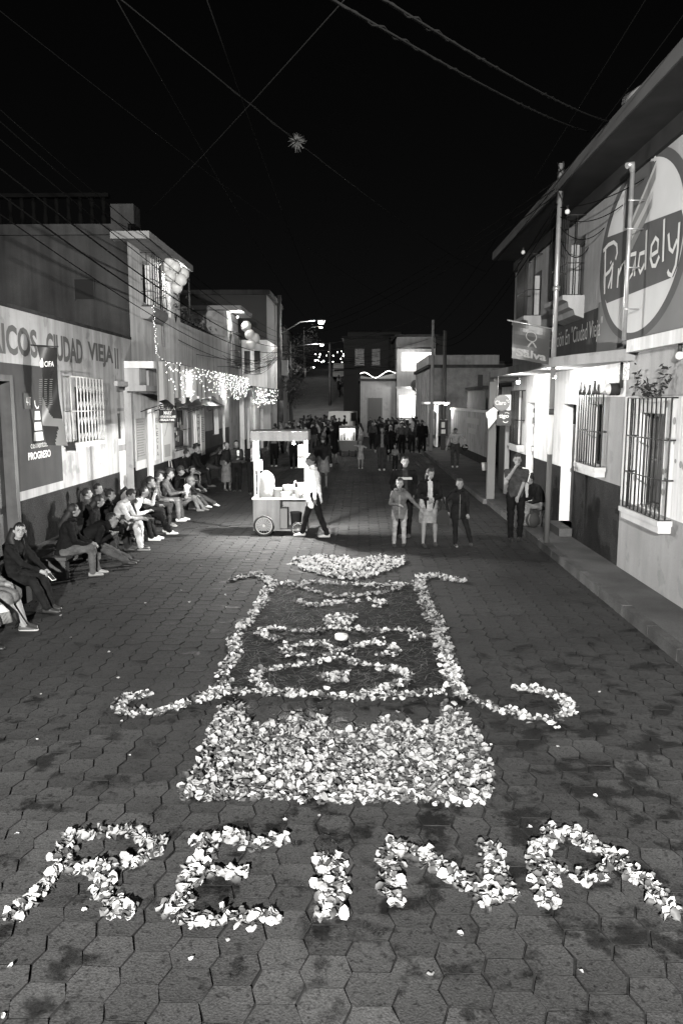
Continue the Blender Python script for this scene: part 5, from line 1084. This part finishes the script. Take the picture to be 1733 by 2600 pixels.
P('person in a dark hooded jacket and shorts crouched on a stool behind the steel pole', (3.86, 16.4, .14), 100, .92, (0, 0, .5), 24, head=(10, -10), feet=((.12, .3, 0), (-.14, .42, .0)), hands=((.1, .42, .6), (-.12, .4, .55)), top=.013, bottom=.14, shoe=.03, legs='trousers', hair='bun', vox=.014, bulk=1.15)
t = thing('stool', 'small wooden stool under the crouched person by the wall', 'stool', (3.9, 16.4, .14)); MB().lathe([(.15, .36), (.16, .38), (.15, .4), (.01, .402)], 14).build('seat', m_wood, t)
for k in range(3): MB().tube([(.08*math.cos(k*2.1), .08*math.sin(k*2.1), .36), (.13*math.cos(k*2.1), .13*math.sin(k*2.1), 0)], .018, 6).build('leg', m_wood, t)
t = thing('backpack', 'dark backpack slumped on the kerb beside the stool', 'bag', (3.62, 16.15, .14)); MB().sphere((0, 0, .16), (.15, .12, .17), 12, 8).build('bag_body', plain(.015), t); MB().tube([(-.08, -.1, .3), (-.12, -.14, .18), (-.08, -.1, .06)], .012, 5).build('strap', plain(.08), t)
# --- middle distance
p, i = P('man in a light sweater bending forward on the pavement by the low wall', (3.75, 30.9, 0.14), 172, 1.0, (0, 0, .92), 28, head=(0, -20), hands=((.34, .3, .8), (-.36, .2, .95)), top=.28, bottom=.035, shoe=.3, vox=.02)
t = thing('helmet', 'dark motorcycle helmet hanging at the side of the bending man', 'helmet', (4.12, 30.8, .95)); MB().sphere((0, 0, 0), (.13, .15, .14), 12, 8).build('shell', plain(.015, .2), t); MB().tube([(-.09, -.13, .02), (0, -.16, .02), (.09, -.13, .02)], .02, 6).build('visor', plain(.4, .1), t)
P('burly man in a black sweatshirt with a pale printed chest', (.82, 31.0, 0), 184, 1.02, top=.014, bottom=.03, shoe=.35, chest=.12, vox=.02, bulk=1.2)
P('small child in a grey sweater and dark trousers beside the burly man', (1.35, 31.0, 0), 178, .6, top=.13, bottom=.015, shoe=.3, kid=True, vox=.022, hands=((.1, .25, 1.1), None))
P('small girl in a pale dress and hair band raising her hands', (-.03, 31.8, 0), 178, .68, top=.24, bottom=.2, shoe=.3, kid=True, female=True, legs='skin', skirt=.8, hair='long', haira=.06, vox=.022, hands=((.12, .28, 1.45), (-.12, .28, 1.4)))
P('woman with white hair and a long black coat behind the burly man', (1.35, 36, 0), 176, .97, top=.012, bottom=.012, female=True, hair='long', haira=.4, vox=.024, skirt=1.3, legs='skin')
P('man in a pale hat and tucked shirt seen from behind', (2.1, 40.2, 0), 2, 1.0, top=.06, bottom=.012, cap=.5, vox=.026)
P('woman with a pale scarf walking beside the man in the hat', (2.72, 41.6, 0), 4, .92, top=.03, bottom=.02, female=True, hair='long', haira=.25, vox=.026)
P('broad man all in black walking away towards the lamps', (3.2, 40.8, 0), 0, 1.05, top=.01, bottom=.01, bulk=1.25, vox=.026, feet=((.16, .1, 0), (-.14, -.1, 0)))
P('person in black jacket and grey shorts just behind the vendor', (-1.22, 24.5, 0), 8, .97, top=.012, bottom=.1, legs='skin', skirt=.9, cap=.012, vox=.018, bulk=1.2)
P('man in black cap, black coat and pale shorts walking in mid street', (-1.18, 34.2, 0), 70, .98, top=.012, bottom=.012, cap=.012, legs='skin', skirt=.9, vox=.022, feet=((.1, .2, 0), (-.1, -.2, 0)), lean=10, bulk=1.15)
P('woman in a light blouse walking towards the viewer in mid street', (-2.0, 46.5, 0), 178, .97, top=.3, bottom=.02, female=True, hair='pony', vox=.028, hands=((.05, .28, 1.15), (-.05, .28, 1.1)))
P('girl with pale top tending the second food cart', (-.02, 40.6, 0), 70, .95, top=.4, bottom=.2, female=True, hair='long', vox=.028)
# --- distant crowd
VAR = []
for k, (a, bt, hr, fm_) in enumerate(((.012, .012, 'short', 0), (.02, .03, 'long', 1), (.08, .02, 'pony', 1), (.2, .02, 'short', 0), (.03, .1, 'short', 0), (.4, .03, 'long', 1), (.014, .05, 'bun', 1), (.05, .012, 'flat', 0))):
    o, _ = P('x', (0, 300, -50), 0, 1, top=a, bottom=bt, hair=hr, female=bool(fm_), vox=.034, face=False, fingers=False, feet=((.1, .08*(k % 3), 0), (-.1, -.08*(k % 2), 0)), group='people in the distant street crowd')
    VAR.append(o)
LB = ['person dressed all in black in the distant street crowd', 'long haired person in dark clothes in the distant street crowd', 'person with ponytail and grey jacket in the distant street crowd', 'person in a light grey jacket in the distant street crowd', 'person in dark jacket and grey trousers in the distant street crowd', 'person in a pale top in the distant street crowd', 'person with tied up hair in the distant street crowd', 'person with flat dark hair in the distant street crowd']
used = set(); spots = []
while len(spots) < 104:
    r = random.random()
    x, y = (random.uniform(-4.7, -1.6), random.uniform(36, 62)) if r < .5 else ((random.uniform(.6, 4.6), random.uniform(43.5, 58)) if r < .82 else (random.uniform(-3.5, 1.5), random.uniform(56, 64)))
    if all((x-a)**2+(y-b_)**2 > .35 for a, b_ in spots): spots.append((x, y))
for k in range(14): spots.append((random.uniform(-2.6, .1), random.uniform(82, 88)))
for k, (x, y) in enumerate(spots):
    v = random.randrange(8); z = 0 if y < 64 else (y-64)*5.25/31-.06
    if v not in used: o = VAR[v]; used.add(v)
    else:
        o = VAR[v].copy(); C.objects.link(o)
        for ch in VAR[v].children: c = ch.copy(); C.objects.link(c); c.parent = o
    o['label'] = LB[v]; s = random.uniform(.86, 1.02); o.location = (x, y, z); o.rotation_euler = (0, 0, random.choice((0, 3.14, 1.57, 3.4, .3, -1.3))+random.uniform(-.4, .4)); o.scale = (s, s, s)
for v in range(8):
    if v not in used:
        for ch in list(VAR[v].children): bpy.data.objects.remove(ch)
        bpy.data.objects.remove(VAR[v])
# ================================================================ poles, signs, wires
def pole(base, h, r0, r1, label, bands=(), m=None, name='utility_pole'):
    t = thing(name, label, 'pole', base); zs = [0]+[q[0] for q in bands]+[h]; ms = [q[1] for q in bands]+[None]
    for k in range(len(zs)-1):
        a, c = zs[k], zs[k+1]-(.003 if k < len(zs)-2 else 0); ra = r0+(r1-r0)*a/h; rc = r0+(r1-r0)*c/h
        MB().tube([(0, 0, a), (0, 0, c)], [ra, rc], 12).build('shaft', ms[k] or m or m_steel, t)
    return t
sp_ = pole((3.5, 14.4, .14), 6.8, .052, .042, 'slim steel pole with dark and pale painted bands on the right kerb', ((1.67, plain(.055)), (2.4, plain(.42)), (2.52, plain(.03)), (3.07, plain(.1))), m_steel)
MB().tube([(0, 0, 4.62), (0, 0, 4.7)], .066, 12).build('flange', m_steel, sp_)
tg = MB()
for k in range(5): tg.tube([(.06*math.sin(k*2+j*.9), .06*math.cos(k*2+j*.9), 6.1+j*.09) for j in range(9)], .008, 4)
tg.build('cable_coil', m_black, sp_)
cm = thing('conduit_mast', 'short galvanised conduit mast with curved hood fixed in front of the oval mural', 'mast', (3.93, 11.9, 3.7))
MB().tube([(0, 0, 0), (0, 0, 2.4)], .034, 10).build('conduit', m_steel, cm); MB().tube([(0, 0, 2.4), (-.02, -.02, 2.5), (-.1, -.05, 2.47)], [.04, .05, .045], 8).build('hood', m_steel, cm)
for z in (.45, 1.05, 1.6, 2.0): MB().tube([(-.05, -.03, z), (.2, .0, z)], .012, 5).build('clamp', m_steel, cm)
# pennant with lettering
fg = thing('hanging_flag', 'glossy advertising flag with a ring emblem hung from the steel pole', 'flag', (3.5, 14.4, 0))
MB().tube([(0, 0, 4.08), (-.86, 0, 4.25)], .014, 6).build('rod', m_steel, fg)
def FG(u, v, d=0): return (-.76+u*.68, -.02-d+.035*math.sin(u*5+v*3)+.02*math.sin(v*7), 4.21-.14*u-v*(.64-.02*u)+.0)
b = MB()
for i_ in range(14):
    for k in range(10): b.add([FG(i_/14, k/10), FG((i_+1)/14, k/10), FG((i_+1)/14, (k+1)/10), FG(i_/14, (k+1)/10)], [(0, 1, 2, 3)], 0, True)
b.build('flag_cloth', mat('glossy_vinyl', .04, .4, .3, trans=.25), fg, fix=False)
b = MB(); b.ribbon([(.5+.13*math.cos(t), .3+.14*math.sin(t)) for t in np.linspace(0, 6.283, 25)], .025, lambda u, v: FG(u, v, .006)); b.ribbon([(.4, .62), (.47, .5), (.52, .45)], .04, lambda u, v: FG(u, v, .006)); b.ribbon([(.62, .6), (.56, .5), (.52, .45)], .04, lambda u, v: FG(u, v, .006)); b.build('printed_emblem', plain(.14), fg, fix=False)
text('printed_word', 'Salva', plain(.16), fg, lambda u, v: FG(u, 1-v, .006), (.1, .92, .08, .3), .03)
# phone company signs hung under the canopy
cs_ = thing('hanging_sign', 'round grey hanging sign lettered Claro above a white arrow', 'sign', (3.5, 19.5, 0))
MB().tube([(0, 0, 2.745), (0, .04, 2.745)], .2, 24).build('sign_disc', plain(.22, .4), cs_) if False else None
dk = MB(); dk.add([(.2*math.cos(t*.2618), y, 2.745+.2*math.sin(t*.2618)) for y in (-.03, .03) for t in range(24)], [tuple(range(24)), tuple(range(24, 48))[::-1]]+[(k, 24+k, 24+(k+1) % 24, (k+1) % 24) for k in range(24)]); dk.build('sign_disc', plain(.07, .4), cs_)
MB().prism([(-.2, 2.64), (-.39, 2.5), (-.37, 2.38), (-.34, 2.36), (-.32, 2.1), (-.1, 2.38), (-.06, 2.52)], 'y', -.028, .028).prism([(.05, 2.94), (.22, 2.94), (.22, 2.56), (.12, 2.56)], 'y', -.026, .026).build('arrow_panel', plain(.4), cs_)
FC = lambda u, v: (u, -.034, v)
text('sign_text', 'Claro', plain(.35), cs_, FC, (-.17, .1, 2.69, 2.8), .02); b = MB()
for a in (.0, .8, 1.5): b.ribbon([(.11+.03*math.cos(a), 2.76+.03*math.sin(a)), (.11+.07*math.cos(a), 2.76+.07*math.sin(a))], .018, FC)
b.build('sign_rays', plain(.35), cs_, fix=False); MB().tube([(-.11, 0, 2.9), (-.11, 0, 3.4)], .012, 6).build('hanger', m_steel, cs_)
ts = thing('hanging_sign', 'square dark hanging sign lettered tigo with a smile below the round one', 'sign', (3.56, 19.5, 0))
MB().box(-.18, .18, -.028, .028, 2.18, 2.54).build('sign_board', plain(.012, .4), ts); text('sign_text', 'tigo', plain(.35), ts, FC, (-.13, .12, 2.34, 2.47), .03)
b = MB(); b.ribbon([(.04+.06*math.cos(t), 2.3+.045*math.sin(t)) for t in np.linspace(3.3, 6.1, 9)], .022, FC); b.ribbon([(.06+.06*math.cos(t), 2.46+.04*math.sin(t)) for t in np.linspace(.3, 2.4, 7)], .016, FC); b.build('sign_smile', plain(.35), ts, fix=False)
MB().tube([(.1, 0, 2.54), (.1, 0, 2.57)], .012, 6).build('hanger', m_steel, ts)
# wires
m_wire = mat('wire_black', .006, .9, 0); m_wire2 = mat('wire_grey', .013, .9, 0)
def wire(label, p, q, s=.2, r=.007, m=None, twist=False, group='overhead wires', mid=None):
    P_ = sag(p, q, s, 26); b = MB(); b.tube(P_, r, 5)
    if twist: b.tube([v+Vector((.007*math.sin(k*2.4), .007*math.cos(k*2.4), .012*math.sin(k*3))) for k, v in enumerate(sag(p, q, s, 60))], r*.8, 4)
    tag(b.build('overhead_wire', m or m_wire), label, 'wire', group)
    return P_
NP = wire('pale twisted cable crossing the sky with an air plant caught on it', (-2.6, 4.4, 5.95), (6.2, 40, 9.2), .36, .006, m_wire2, True)
wire('cable running from above down to the left house roof corner', (.3, 4.6, 5.4), (-5.1, 18.9, 7.2), .05, .005, m_wire2)
wire('thick cable slanting to the right eave, left one of a parallel pair', (-.5, 2.9, 4.4), (3.55, 12.95, 7.0), .08, .008, m_wire2, True)
wire('thick cable slanting to the right eave, right one of a parallel pair', (-.3, 2.9, 4.4), (3.55, 11.8, 6.75), .08, .008, m_wire2, True)
PT = (-4.93, 47, 7.0)
for k, (z0, y0, zz, lb) in enumerate(((6.9, 9, 6.8, 'topmost'), (6.75, 9, 6.5, 'second'), (6.5, 9, 6.3, 'third'), (6.1, 9, 6.0, 'fourth'), (5.75, 9, 5.7, 'fifth'), (5.5, 9, 5.3, 'lowest'))):
    wire('%s wire of the bundle along the left house fronts' % lb, (-5.0+.05*k, 7.0, z0+.05), (-4.9, 47, zz), .45+.1*k, .009 if k not in (3, 4) else .014, m_wire)
wire('faint wire high on the left heading for the far right pole', (-4.3, 6, 6.9), (3.7, 43, 7.2), .5, .005)
wire('faint steep wire left of the air plant', (-1.9, 5.5, 5.9), (-3.6, 72, 9.5), .9, .005)
wire('faint steep wire above the street lamps', (-1.2, 5.5, 5.9), (-2.4, 60, 9.5), .8, .005)
wire('faint wire on the right from the eave to the far pole', (2.6, 6, 6.6), (3.69, 41, 6.7), .3, .006)
wire('second faint wire on the right from the eave to the far pole', (3.1, 6.5, 6.6), (3.69, 41, 6.4), .3, .006)
for k in range(5): wire('wire from the slim steel pole to the far left pole' if k < 3 else 'wire from the slim steel pole to the far right pole', (3.5, 14.4, 6.7-.12*k), (-4.9, 47, 7.2-.2*k) if k < 3 else (3.69, 41, 6.7-.2*k), .7+.1*k, .009)
for k in range(4): wire('service wire from the slim steel pole to the shop facade', (3.5, 14.4, 6.2-.15*k), (4.1, 11.9+k*.9, 6.0-.15*k), .1+.06*k, .008)
for k in range(14):
    y = random.uniform(22, 40); wire('service wire fanning from the far left pole to the house fronts', (-4.93, 47, 6.2-random.random()*.9), (-5.45, y, random.uniform(3.9, 4.8)), random.uniform(.2, .6), .009, m_wire2)
for k in range(16):
    wire('tangled wire from the far left pole across the street', (-4.93, 47, 6.3-random.random()*.8), (random.uniform(-3.5, 4.5), random.uniform(56, 75), random.uniform(5.2, 6.8)), random.uniform(.4, 1.0), .014, m_wire2)
for k in range(3): wire('long bright wire from the far left pole to the dark right houses', (-4.93, 47, 6.0-.2*k), (3.7, 44, 7.6-.7*k), .5, .012, m_wire2)
a0 = min(NP, key=lambda v: abs(v.y-11.6)); ap = thing('air_plant', 'spiky ball of an air plant growing on the pale cable', 'plant', a0); b = MB()
for k in range(170):
    d = Vector((random.gauss(0, 1), random.gauss(0, 1), random.gauss(0, 1))).normalized(); L = random.uniform(.05, .15); e = d+Vector((0, 0, -.2)); b.tube([(0, 0, 0), d*L*.6, d*L*.6+e*L*.4], [.004, .003, .001], 3)
tag(b.build('spikes', plain(.07), ap), kind='stuff')
# ================================================================ far street
ul = pole((-4.93, 47, .2), 8.8, .2, .13, 'grey concrete utility pole with painted base carrying the wire tangle', ((1.3, plain(.03)), (2.6, m_kerb)), m_kerb)
MB().box(.12, .5, -.15, .15, 4.1, 5.0).build('transformer_box', m_grey, ul)
street_lamp((-4.93, 47), 7.3, (-2.43, 47, 7.41), 'nearer lit street lamp on a curved arm from the utility pole', 2600, pole=False)
street_lamp((-6.6, 72), 8.2, (-3.66, 72, 7.85), 'farther lit street lamp below the nearer one', 3000)
pr1 = pole((3.69, 41, .14), 6.8, .1, .065, 'pale concrete pole on the right kerb beyond the shop', (), m_grey)
pole((4.75, 45, .14), 6.6, .13, .1, 'dark pole behind the payphone', (), plain(.04)); pole((-3.2, 78, 1.5), 7, .14, .1, 'thin pole among the far trees', (), m_kerb); pole((.3, 70, .3), 6.5, .14, .1, 'pole beside the hill road', (), m_kerb)
pb_ = thing('payphone', 'dark payphone on a pedestal with a pale panel by the white wall', 'payphone', (4.45, 42.3, .14))
MB().box(-.12, .12, -.1, .1, 0, .75).build('pedestal', m_black, pb_); MB().box(-.24, .24, -.2, .2, .752, 1.62).build('phone_hood', m_black, pb_); MB().box(-.12, .06, -.206, -.201, 1.2, 1.5).box(-.12, .1, -.206, -.201, .88, 1.1).build('phone_panel', plain(.5), pb_)
bl = thing('porch_lamp', 'small glaring bulb on the end of the white boundary wall', 'lamp'); bulb_lamp((4.6, 42.6, 2.6), 500, bl, .08, 40)
tag(MB().lathe([(.12, 0), (.15, .3), (.145, .3), (.01, .29)], 14).build('bucket', plain(.6)), 'white bucket on the pavement by the boundary wall', 'bucket').location = (4.75, 29.6, .14)
# second food cart
fc = thing('popcorn_cart', 'small food cart with a brightly lit glass case in mid street', 'cart', (-.72, 39.4, 0))
MB().box(-.5, .5, -.3, .3, .25, .76).build('cart_body', plain(.09), fc); MB().box(-.42, .42, -.26, .26, 1.4, 1.52).box(-.42, .42, -.26, .26, .762, .79).build('case_frame', plain(.1), fc)
for x in (-.42, .08, .39): MB().box(x, x+.03, -.26, -.23, .792, 1.398).build('case_post', plain(.1), fc)
MB().box(-.4, .4, .2, .24, .792, 1.398).build('lit_case_back', mat('lit_case', .4, .5, emit=.4), fc)
for x, h in ((-.3, .25), (-.14, .4), (.0, .2), (.2, .3), (.32, .42)): MB().box(x-.05, x+.05, -.05, .1, .792, .79+h).build('snack_packet', plain(.04 if h > .35 else .2), fc)
lamp('lamp_light', (0, -.15, 1.3), 70, .08, fc)
for x in (-.34, .1, .42): 
    wq_ = MB().tube([(x-.03, -.25, .16), (x+.03, -.25, .16)], .16, 14).build('wheel', plain(.012), fc); MB().tube([(x-.032, -.25, .16), (x+.032, -.25, .16)], .05, 8).build('hub', plain(.2), wq_)
# vehicles
def car(name, label, cat, loc, rz, a, van=False, lit=0):
    t = thing(name, label, cat, loc, R(rz)); H_ = 1.95 if van else 1.45; W_ = .84
    pr_ = [(-2.1, .35), (2.1, .35), (2.15, .75), (1.75, .98), (1.25, H_), (-1.9, H_), (-2.1, .9)] if van else [(-2.0, .32), (2.0, .32), (2.05, .72), (1.1, .88), (.5, H_), (-1.1, H_), (-1.7, .92), (-2.0, .85)]
    MB().prism(pr_, 'x', -W_, W_).build('body', plain(a, .3), t)
    ws = [(1.72, 1.02), (1.27, H_-.08)] if van else [(1.06, .92), (.54, H_-.07)]
    (y0, z0), (y1, z1) = ws
    MB().add([(-W_+.1, y0+.012, z0), (W_-.1, y0+.012, z0), (W_-.16, y1+.012, z1), (-W_+.16, y1+.012, z1)], [(0, 1, 2, 3)]).build('windscreen', m_glass, t)
    for e in (-1, 1):
        MB().box(e*W_, e*(W_+.006), -1.5 if van else -.95, .9 if van else .4, H_*.62, H_-.1).build('side_window', m_glass, t)
        MB().sphere((e*.6, 2.08 if van else 2.0, .68), (.13, .06, .09), 10, 6).build('headlight', emis(lit, 'headlight_glow_%g' % lit) if lit else plain(.5, .2), t)
        for y in (-1.3, 1.3): wq = MB().tube([(e*(W_-.2), y, .33), (e*(W_+.01), y, .33)], .33, 16).build('wheel', plain(.012), t); MB().tube([(e*(W_-.1), y, .33), (e*(W_+.018), y, .33)], .17, 12).build('rim', plain(.3, .3), wq)
    return t
car('parked_van', 'white minibus parked in the crowd at the foot of the hill', 'van', (-1.5, 61, 0), 170, .6, True)
car('parked_car', 'dark car with bright headlights before the lit far shop', 'car', (2.5, 55, 0), 178, .02, False, 14)
car('parked_van', 'van with glaring headlights halfway up the hill road', 'van', (-2.6, 97, 5.35), 178, .5, True, 25)
# far buildings
def block(name, label, x0, x1, y0, y1, h, m, wins=(), litw=()):
    t = thing(name, label, 'building'); MB().box(x0, x1, y0, y1, -.05, h).build('wall', m, t)
    MB().box(x0-.15, x1+.15, y0-.2, y1, h+.002, h+.18).build('roof_slab', m_render, t)
    for (a, c, z0, z1) in wins:
        o = MB().box(a, c, y0-.03, y0-.005, z0, z1).build('window', m_glass, t); MB().box(a-.06, c+.06, y0-.1, y0-.031, z0-.08, z0-.002).build('sill', m_grey, o)
    for (a, c, z0, z1, e) in litw: 
        o = MB().box(a, c, y0-.03, y0-.005, z0, z1).build('lit_window', mat('lit_pane_%g' % e, .8, emit=e), t); MB().box((a+c)/2-.03, (a+c)/2+.03, y0-.06, y0-.031, z0, z1).build('mullion', plain(.1), o)
    return t
fs_ = block('lit_shop', 'far two storey shop with bright windows and a dark parapet', 2.7, 5.6, 60, 68, 7.6, m_mid, (), ((3.05, 5.3, 5.05, 6.45, 1.3), (2.9, 4.9, 1.5, 3.2, 1.2)))
MB().box(2.6, 5.6, 59.0, 59.95, 3.7, 3.85).build('awning_slab', m_grey, fs_); MB().box(2.75, 5.5, 59.2, 59.9, 6.7, 6.8).build('awning_slab', m_render, fs_)
lamp('lamp_light', (4.0, 58.6, 3.3), 300, .2, fs_); lamp('lamp_light', (3.6, 58.8, 6.3), 160, .2, fs_)
dsh = thing('satellite_dish', 'round satellite dish on the lit far shop', 'dish', (4.15, 58.6, 3.9)); MB().lathe([(.02, .12), (.3, .06), (.48, -.04), (.5, -.05), (.3, .03), (.01, .09)], 18, 0, Euler((R(70), 0, R(25))).to_matrix().to_4x4()).build('dish', plain(.05), dsh); MB().tube([(0, 0, 0), (0, .9, -.2)], .03, 6).build('arm', m_iron, dsh)
pg = block('pale_garage', 'pale far building with roller door and a wavy string of lights on its parapet', -.1, 2.65, 60.5, 68, 4.3, m_grey)
MB().box(.5, 1.6, 60.44, 60.49, 0, 3.0).build('roller_door', plain(.07), pg); bulbs('bulb_cluster', [(-.1+2.7*k/60, 60.3, 4.75+.2*math.sin(k*.16+.6)+(.3 if k > 40 else 0)*(k-40)/20) for k in range(61)], pg, .03)
MB().prism([(-.1, 4.3), (2.64, 4.3), (2.64, 4.9), (1.9, 4.75), (1.0, 4.5), (-.1, 4.7)], 'y', 60.42, 60.49).build('wavy_parapet', m_grey, pg); lamp('lamp_light', (1.2, 59.0, 4.6), 70, .2, pg)
block('dark_house', 'dark tall house behind the pale garage', -1.6, 2.4, 69, 76, 8.2, mat('dark_far_wall', .03, .9), ((-.6, .2, 5.9, 7.3), (.9, 1.6, 5.9, 7.3)))
bh = block('block_house', 'bare block wall house behind the white boundary wall', 4.0, 12, 46, 58, 4.7, mat('block_wall', .12, .9, nscale=3, namt=.3, grain=.2, bscale=30), ((6.8, 7.1, 3.2, 4.3),))
MB().box(4.0, 8.2, 47, 58, 4.89, 5.5).build('upper_wall', m_mid, bh)
for k in range(7): MB().box(3.93, 3.995, 46.3+k*1.6, 46.9+k*1.6, .2, 4.6).build('wall_panel', m_mid, bh)
MB().box(3.5, 4.9, 43.4, 45.6, 2.6, 2.72).build('shop_canopy', m_white, bh); MB().box(4.2, 4.3, 43.6, 45.4, .2, 2.55).build('shop_front', m_white, bh)
for k in range(12): MB().box(3.95, 4.15, 43.5+random.random()*1.8, 43.62+random.random()*1.9+.2, .5+random.random()*1.5, 2.2).build('hung_goods', plain(random.choice((.1, .3, .6))), bh) if k < 6 else None
lamp('lamp_light', (3.9, 44.2, 2.4), 120, .1, bh)
sh2 = block('tin_shed', 'low dark shed behind the boundary wall', 5.7, 12, 36, 42, 3.3, mat('shed_wall', .07, .9, nscale=2, namt=.3))
for k, (x0, x1, y0, y1, h, lb) in enumerate(((-12, -5.6, 51, 60, 5.2, 'dark single storey house beyond the utility pole'), (-13, -7.2, 61, 72, 6.0, 'dark house behind the far trees'), (6, 13, 60, 74, 5.6, 'dark house right of the lit far shop'))): block('far_house', lb, x0, x1, y0, y1, h, m_mid if k == 0 else mat('far_wall', .07, .9), ((x1-1.6, x1-.9, 1.2, 2.4),))
# trees
def tree(label, loc, h, cr, n=520):
    t = thing('street_tree', label, 'tree', loc, 0, 'dark trees beside the far road')
    MB().tube([(0, 0, 0), (.05, 0, h*.3), (-.05, .05, h*.6), (.1, 0, h*.85)], [.16, .13, .1, .04], 8).build('trunk', m_wood, t); MB().tube([(0, 0, .02), (.04, 0, 1.1)], [.172, .155], 8).build('whitewash', plain(.5), t)
    b = MB()
    for k in range(6): a = k*1.05; b.tube([(0, 0, h*.5), (cr*.5*math.cos(a), cr*.5*math.sin(a), h*.72), (cr*.8*math.cos(a), cr*.8*math.sin(a), h*.9)], [.06, .04, .015], 5)
    b.build('limbs', m_wood, t); b = MB(); cl = [(random.gauss(0, cr*.45), random.gauss(0, cr*.45), h*.75+random.gauss(0, h*.13)) for _ in range(22)]
    for _ in range(n*2):
        c = random.choice(cl); p = Vector(c)+Vector((random.gauss(0, cr*.17), random.gauss(0, cr*.17), random.gauss(0, cr*.14))); d = Vector((random.gauss(0, 1), random.gauss(0, 1), random.gauss(0, 1))).normalized(); u = d.orthogonal().normalized(); q = random.uniform(.12, .24)
        b.add([p, p+d*q*.5+u*q*.25, p+d*q, p+d*q*.5-u*q*.25], [(0, 1, 2, 3)])
    b.build('crown', m_leaf, t, fix=False)
for lb, x, y, h, cr in (('tree with whitewashed trunk just beyond the utility pole', -6.2, 54, 5.4, 1.3), ('slender tree with pale trunk left of the far road', -5.4, 59, 5.0, 1.2), ('bushy tree at the foot of the hill road', -6.3, 64, 5.4, 1.6), ('tall loose tree behind the others by the hill', -8.2, 72, 7.2, 2.2), ('small tree by the hill road edge', -7.8, 82, 4.6, 1.6)): tree(lb, (x, y, 0 if y < 66 else (y-64)*.16), h, cr)
b = MB()
for k in range(26):
    y = random.uniform(98, 150); x = -4.5+random.uniform(-1.5, 5)-(y-95)*.05; b.sphere((x, y, 5.6+(y-95)*.085+random.uniform(.4, 2.6)), random.uniform(.05, .11), 6, 5)
tag(tag(b.build('distant_lights', emis(18, 'distant_glow')), 'scatter of tiny bright lights far up the hill road', 'lights'), kind='stuff')
for lb, x0, x1, y0, h in (('dim hillside house on the left of the climbing road', -18, -9.2, 80, 8.2), ('higher hillside house on the left of the climbing road', -19, -9.8, 98, 12), ('dim hillside house on the right of the climbing road', 1.6, 9, 84, 9.6), ('farthest small house closing the climbing road', -2.2, 6, 120, 13.2)):
    block('hillside_house', lb, x0, x1, y0, y0+12, h, mat('far_wall', .07, .9), ((x1-2.6, x1-1.8, h-2.4, h-1.2),), ((x0+.6, x0+1.3, h-2.4, h-1.4, 1.2),) if x0 > 0 else ())
for lb, x, y, h, cr in (('dark tree leaning over the hill road from the left', -8.0, 76, 6.4, 2.0), ('tree at the right edge of the hill road', 1.2, 78, 5.6, 1.6), ('round dark tree high on the hill road', -7.6, 104, 5.5, 2.2)): tree(lb, (x, y, (y-64)*.165 if y < 95 else 5.2+(y-95)*.08), h, cr)
street_lamp((-7.4, 100), 12.0, (-5.2, 100, 12.0), 'small far lamp high on the hill road', 900)
